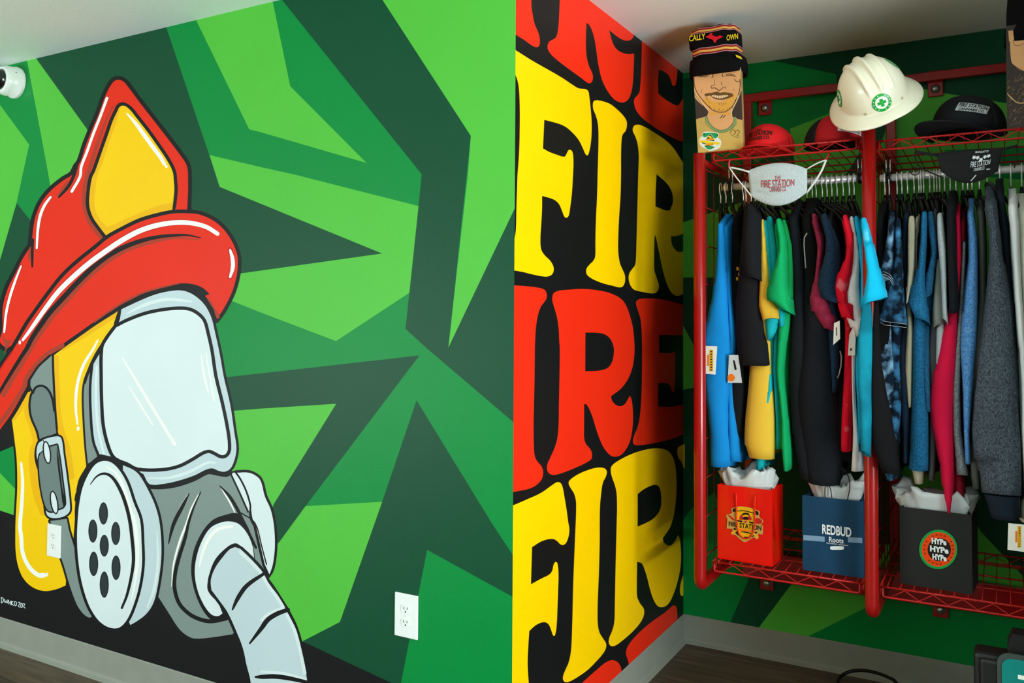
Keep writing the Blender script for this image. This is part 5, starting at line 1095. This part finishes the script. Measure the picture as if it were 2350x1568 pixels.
def decal(t0, ph0, r, nm='sticker'):
    p = dome(t0, ph0); nv = Vector((p.x/.100**2, p.y/.116**2, p.z/.126**2)).normalized(); up = (Vector((0, 0, 1))-nv*nv.z).normalized(); rtt = up.cross(nv)
    def P(a_, b_, e):
        q = p+rtt*a_+up*b_; s = 1/math.sqrt((q.x/.100)**2+(q.y/.116)**2+(max(q.z, 0)/.126)**2)
        return ctr+HM @ (q*min(s, 1.06)+nv*(0.002+e))
    def ringm(r0, r1, e):
        mb = MB(); V = [P(r0*math.cos(t), r0*math.sin(t), e) for t in np.linspace(0, 2*math.pi, 28, endpoint=False)]+[P(r1*math.cos(t), r1*math.sin(t), e) for t in np.linspace(0, 2*math.pi, 28, endpoint=False)]
        mb.add(V, [(i, (i+1) % 28, 28+(i+1) % 28, 28+i) for i in range(28)]); return mb
    o = ringm(0.0005, r, 0).build(nm, DW); relink(o, hh); o['label'] = 'round white and green cross sticker'
    g_ = ringm(r*0.68, r*0.99, 0.0006); w_ = r*0.16; L_ = r*0.42
    for (a0, b0, a1, b1) in ((-w_, -L_, w_, L_), (-L_, -w_, L_, w_)): g_.add([P(a0, b0, .0006), P(a1, b0, .0006), P(a1, b1, .0006), P(a0, b1, .0006)], [(0, 1, 2, 3)])
    o = g_.build('cross_print', GRN); relink(o, hh)
    for k in range(14):
        if k in (3, 10): continue
        t = 2*math.pi*k/14; q = MB(); c_ = (r*0.83*math.cos(t), r*0.83*math.sin(t)); e = r*0.04
        q.add([P(c_[0]-e, c_[1]-e*1.6, .001), P(c_[0]+e, c_[1]-e*1.6, .001), P(c_[0]+e, c_[1]+e*1.6, .001), P(c_[0]-e, c_[1]+e*1.6, .001)], [(0, 1, 2, 3)])
        if k == 0: acc = q
        else: acc.add(q.v, q.f)
    o = acc.build('cross_print', DW); relink(o, hh)
decal(math.radians(82), 0.24, 0.029); decal(math.radians(-8), 0.30, 0.029); decal(math.radians(176), 0.66, 0.029)
for t in (math.radians(118), math.radians(52)):
    q = dome(t, 0.06); nv = Vector((q.x, q.y, 0)).normalized(); mb = MB(); M = HM @ nv.to_track_quat('Z', 'Y').to_matrix(); mb.lathe([(0.0005, 0.003), (0.003, 0.0028), (0.0045, 0.001), (0.0045, -0.002)], 14, M, ctr+HM @ q); child_art(hh, 'rivet', mat('dull_rivet', '#b7ab86', 0.4), mb)

# ---- caps
def cap(name, label, c, rz, r, hgt, front, back, z0, bill=0.07, droop=0.02, bw=0.95, seamy=0.15, cm=None, lift=0.0):
    root = empty(name, (c[0], c[1], z0), label, 'cap'); Rz = Matrix.Rotation(rz, 3, 'Z'); C0 = Vector((c[0], c[1], z0))
    n = 40
    def P(t, ph):       # t: angle (front = -pi/2)
        cs = math.cos(ph)**0.85; x = r*0.9*math.cos(t)*cs; y = r*1.08*math.sin(t)*cs; z = 0.006+hgt*math.sin(ph)**0.9
        if math.sin(t) < 0: z += 0.010*(-math.sin(t))*math.sin(2*ph)
        return C0+Rz @ Vector((x, y, z))
    for nm, t0, t1, m in (('front_panels', -math.pi+seamy, -seamy, front), ('back_panels', -seamy, math.pi+seamy, back)):
        mb = MB(); m_ = 20; V = []; Fc = []
        for j in range(11):
            for i in range(m_+1): V.append(P(t0+(t1-t0)*i/m_, math.pi/2*j/10*0.995))
        for j in range(10):
            for i in range(m_): a_ = j*(m_+1)+i; Fc.append((a_, a_+1, a_+m_+2, a_+m_+1))
        mb.add(V, Fc, 0, True); o = mb.build(nm, m, None, None, True); relink(o, root)
        md = o.modifiers.new('thickness', 'SOLIDIFY'); md.thickness = 0.002; md.offset = -1
    # bill
    V = []; Fc = []; mb = MB(); m_ = 18
    for j in range(6):
        v = j/5
        for i in range(m_+1):
            t = -math.pi/2+(i/m_-0.5)*math.pi*0.82; a0 = Vector((r*0.9*math.cos(t), r*1.08*math.sin(t), 0.008))
            s = math.cos((i/m_-0.5)*math.pi); b0 = Vector((a0.x*(1+0.12*v), a0.y-bill*v*s**0.6, 0.010-droop*v*0.3-droop*(abs(i/m_-0.5)*2)**2*(0.4+0.6*v)+lift*v))
            V.append(C0+Rz @ b0)
    for j in range(5):
        for i in range(m_): a_ = j*(m_+1)+i; Fc.append((a_, a_+1, a_+m_+2, a_+m_+1))
    mb.add(V, Fc, 0, True); o = mb.build('bill', front); relink(o, root); md = o.modifiers.new('thickness', 'SOLIDIFY'); md.thickness = 0.003
    mb = MB().lathe([(0.0005, 0.004), (0.005, 0.003), (0.006, 0)], 14, None, P(0, math.pi/2*0.999)-Vector((0, 0, 0.001))); child_art(root, 'button', cm or front, mb)
    def onfront(u, v):     # u metres across, v metres up from the middle of the crown front
        ph = 0.52+v/(hgt*1.05); t = -math.pi/2+u/(r*0.95*math.cos(min(ph, 1.2))**0.85); p = P(t, ph); d_ = (p-C0-Vector((0, 0, hgt*0.3))); return p+d_.normalized()*0.002
    return root, onfront
M_CR = mat('cap_red_twill', '#d8141a', 0.8, bump=0.3, bscale=400); M_CK = mat('cap_black_mesh', '#121212', 0.9, bump=0.8, bscale=300); M_CB = mat('cap_black_twill', '#15171c', 0.85, bump=0.3, bscale=400)
p1 = aty(1771, 336, 0.96)
cp, fn_ = cap('baseball_cap', 'bright red cap with black lettering, beside the bearded man portrait', (p1.x-0.006, 0.955), -0.18, 0.092, 0.088, M_CR, M_CR, TOPZ, 0.055, 0.02)
lettering('cap_lettering', 'THE', bagart['ink'], 0.020, 0.009, lambda u, v: fn_(u-0.002, v+0.006), cp, 0.03)
lettering('cap_lettering', 'FIRE STATION', bagart['ink'], 0.098, 0.018, lambda u, v: fn_(u-0.002, v-0.008), cp, 0.02, 'black lettering')
lettering('cap_lettering', 'CANNABIS CO.', bagart['ink'], 0.088, 0.011, lambda u, v: fn_(u-0.002, v-0.024), cp, 0.02)
cp, fn_ = cap('baseball_cap', 'dark red and black mesh-back cap with a white patch, below the hard hat', (0.700, 0.962), 0.85, 0.098, 0.10, mat('cap_dark_red_twill', '#b01018', 0.8, bump=0.3, bscale=400), M_CK, TOPZ, 0.05, 0.02)
def patch(root, fn_, w_, h_, u0, v0, rot, ms, txts):
    c_, s_ = math.cos(rot), math.sin(rot); g_ = lambda u, v: fn_(u0+u*c_-v*s_, v0+u*s_+v*c_)
    o = curve_grid(lambda u, v: g_((u-.5)*w_, (v-.5)*h_), 16, 6, 0.0004).build('embroidered_patch', ms[0]); relink(o, root); o['label'] = 'white embroidered patch'
    c0_ = sum((v.co for v in o.data.vertices), Vector())/len(o.data.vertices)
    for s__, dy, ww, hh_ in txts: lettering('patch_lettering', s__, ms[1], ww, hh_, lambda u, v: g_(u, v+dy)+(g_(u, v+dy)-Vector(root.location)-Vector((0, 0, .02))).normalized()*0.0012, root, 0.02)
M_PT = mat('patch_white', '#ded6dc', 0.8)
patch(cp, fn_, 0.088, 0.030, -0.012, -0.022, -0.16, (M_PT, mat('patch_ink', '#4a1a22', 0.8)), (('FIRE STATION', 0.006, 0.078, 0.013), ('CANNABIS CO.', -0.008, 0.070, 0.009)))
p3 = aty(2215, 300, 0.95)
cp, fn_ = cap('baseball_cap', 'large black cap with a curved bill and white patch, on the right shelf', (p3.x+0.010, 0.962), -0.6, 0.112, 0.118, M_CB, M_CB, 1.955, 0.085, 0.030, lift=0.026)
patch(cp, fn_, 0.090, 0.030, 0.080, -0.006, -0.16, (mat('patch_pale', '#cdd4d6', 0.8), bagart['ink']), (('FIRE STATION', 0.005, 0.080, 0.014), ('CANNABIS CO.', -0.009, 0.072, 0.009)))

# ---- security camera, outlets
M_WP = mat('white_plastic', '#e6ebe6', 0.35, coat=0.1); M_GL = mat('smoked_dome', '#07090a', 0.05, coat=1.0)
wc = aty(38, 191, 0.0); Mx = Matrix.Rotation(math.pi/2, 3, 'X')
sc_ = empty('security_camera', (wc.x, 0, wc.z), 'white dome security camera on the green wall below the ceiling, far left', 'camera')
o = MB().lathe([(0.066, 0.0), (0.067, 0.010), (0.066, 0.014), (0.063, 0.015), (0.062, 0.050), (0.057, 0.060), (0.054, 0.066), (0.050, 0.070), (0.044, 0.070), (0.043, 0.064)], 48, Mx, (wc.x, 0, wc.z)).build('housing', M_WP); relink(o, sc_)
o = MB().lathe([(0.0435, 0.064)]+[(0.0435*math.cos(a_), 0.064+0.040*math.sin(a_)) for a_ in np.linspace(0.05, math.pi/2*0.99, 10)], 40, Mx, (wc.x, 0, wc.z)).build('dome', M_GL); relink(o, sc_); o['label'] = 'glossy black dome'
for k in range(3):
    t = 0.5+k*2.09; o = MB().lathe([(0.0003, 0.0015), (0.0025, 0.001), (0.003, 0)], 10, Matrix.Rotation(0, 3, 'X') @ Vector((math.cos(t), 0, math.sin(t))).to_track_quat('Z', 'Y').to_matrix(), (wc.x+0.0625*math.cos(t), -0.035, wc.z+0.0625*math.sin(t))).build('screw', M_GL); relink(o, sc_)
M_OUT = mat('outlet_white', '#f0f2ee', 0.3, coat=0.2); M_SLOT = mat('slot_dark', '#15171a', 0.5)
def outlet(label, x0, x1, z0, z1, nm='wall_outlet'):
    cx, cz = (x0+x1)/2, (z0+z1)/2; r = empty(nm, (cx, 0, cz), label, 'outlet')
    o = MB().box((x0, -0.006, z0), (x1, 0.0, z1), 0, 0.002).build('cover_plate', M_OUT); relink(o, r)
    for s in (1, -1):
        zc = cz+s*0.0195; mb = MB(); V = []
        for d_, k in ((-0.0062, 1.0), (-0.0078, 0.98)):
            for t in np.linspace(0, 2*math.pi, 28, endpoint=False): V.append((cx+0.0172*k*math.copysign(min(abs(math.cos(t)), 1), math.cos(t)), d_, zc+max(-0.0135, min(0.0135, 0.0172*math.sin(t)))*k))
        mb.add(V, [(i, (i+1) % 28, 28+(i+1) % 28, 28+i) for i in range(28)]+[tuple(range(28, 56))]); f_ = mb.build('receptacle', M_OUT); relink(f_, r)
        mb = MB(); mb.box((cx-0.0072, -0.0081, zc-0.001), (cx-0.0050, -0.0074, zc+0.0075)); mb.box((cx+0.0050, -0.0081, zc), (cx+0.0070, -0.0074, zc+0.0066)); mb.tube([(cx, -0.0081, zc-0.0072), (cx, -0.0074, zc-0.0072)], 0.0024, 12)
        q = mb.build('socket_slots', M_SLOT); q.parent = f_
    o = MB().lathe([(0.0004, 0.0078), (0.003, 0.0074), (0.0034, 0.006)], 14, Mx, (cx, 0, cz)).build('screw', M_OUT); relink(o, r)
outlet('white duplex outlet low on the green wall near the corner', -0.403, -0.319, 0.420, 0.5485)
outlet('white duplex outlet on the painted grey strap of the mural, beside the canister', -2.131, -2.045, 0.414, 0.5415)

# ---- black equipment case and cable, bottom right
M_CASE = mat('black_case_plastic', '#1b1b1a', 0.45, bump=0.25, bscale=220); YC = 0.60
l0 = aty(2234, 1500, YC); t0 = aty(2250, 1502, YC)
cs = empty('equipment_case', (l0.x+0.24, YC+0.05, 0.0), 'black plastic equipment case with a teal badge on the floor, bottom right corner', 'case')
o = MB().box((l0.x, YC+0.012, 0.0), (l0.x+0.48, YC+0.095, t0.z), 0, 0.012).build('case_body', M_CASE); relink(o, cs)
o = MB().box((l0.x+0.014, YC, 0.02), (l0.x+0.466, YC+0.02, t0.z-0.010), 0, 0.010).build('front_panel', M_CASE); relink(o, cs)
hp0 = aty(2322, 1446, YC+0.06)
o = MB().loft([[Vector((hp0.x+0.03+s*w_, YC+0.055+q*0.03, z)) for s, q in ((-1, -1), (1, -1), (1, 1), (-1, 1))] for z, w_ in ((t0.z-0.01, 0.042), (t0.z+0.03, 0.040), (hp0.z-0.01, 0.033), (hp0.z, 0.028))], 0, True, False).build('handle_mount', M_CASE); relink(o, cs)
bc = aty(2372, 1590, YC-0.001); M_TEAL = mat('teal_badge', '#0b7f78', 0.4); M_BZ = mat('badge_rim', '#3c4743', 0.4)
def rrect(cx, cz, w_, h_, r_, y): return [Vector((cx+sx*(w_-r_)+r_*math.cos(t), y, cz+sz*(h_-r_)+r_*math.sin(t))) for sx, sz, a_ in ((1, 1, 0), (-1, 1, math.pi/2), (-1, -1, math.pi), (1, -1, 1.5*math.pi)) for t in np.linspace(a_, a_+math.pi/2, 6)]
o = MB().loft([rrect(bc.x, bc.z, 0.084, 0.093, 0.03, YC+0.001), rrect(bc.x, bc.z, 0.084, 0.093, 0.03, YC-0.004)], 0, True, False).build('badge_rim', M_BZ); relink(o, cs)
o = MB().loft([rrect(bc.x, bc.z, 0.073, 0.080, 0.025, YC-0.003), rrect(bc.x, bc.z, 0.073, 0.080, 0.025, YC-0.006)], 0, True, False).build('badge_face', M_TEAL); relink(o, cs); o['label'] = 'teal badge'
wb = aty(2336, 1551, YC-0.007)
o = MB().box((wb.x, YC-0.0068, wb.z-0.009), (wb.x+0.075, YC-0.0058, wb.z+0.002)).build('badge_mark', DW); relink(o, cs)
pts = [(aty(1990, 1640, 1.12), 0), (aty(1935, 1600, 1.2), 0), (aty(1923, 1566, 1.28), 0), (aty(1932, 1551, 1.32), 0), (aty(1950, 1542, 1.34), 0), (aty(1978, 1539, 1.34), 0), (aty(2008, 1544, 1.32), 0), (aty(2036, 1554, 1.28), 0), (aty(2056, 1567, 1.24), 0)]
P_ = [p[0] for p in pts]; P_[0].z = 0.008; P_ += [Vector((0.93, 1.16, 0.012)), Vector((1.02, 1.0, 0.008)), Vector((1.12, 0.93, 0.008)), Vector((1.24, 0.895, 0.03))]
P_ = [Vector((0.78, 0.95, 0.008))]+P_
for p in P_: p.z = max(p.z, 0.008)
c_ = MB().tube([Vector(p) for p in cr([(tuple(p), False) for p in P_], False, 6)], 0.006, 10).build('power_cable', mat('black_rubber', '#101010', 0.5))
tag(c_, 'black power cable looping off the floor in front of the grey base trim', 'cable')
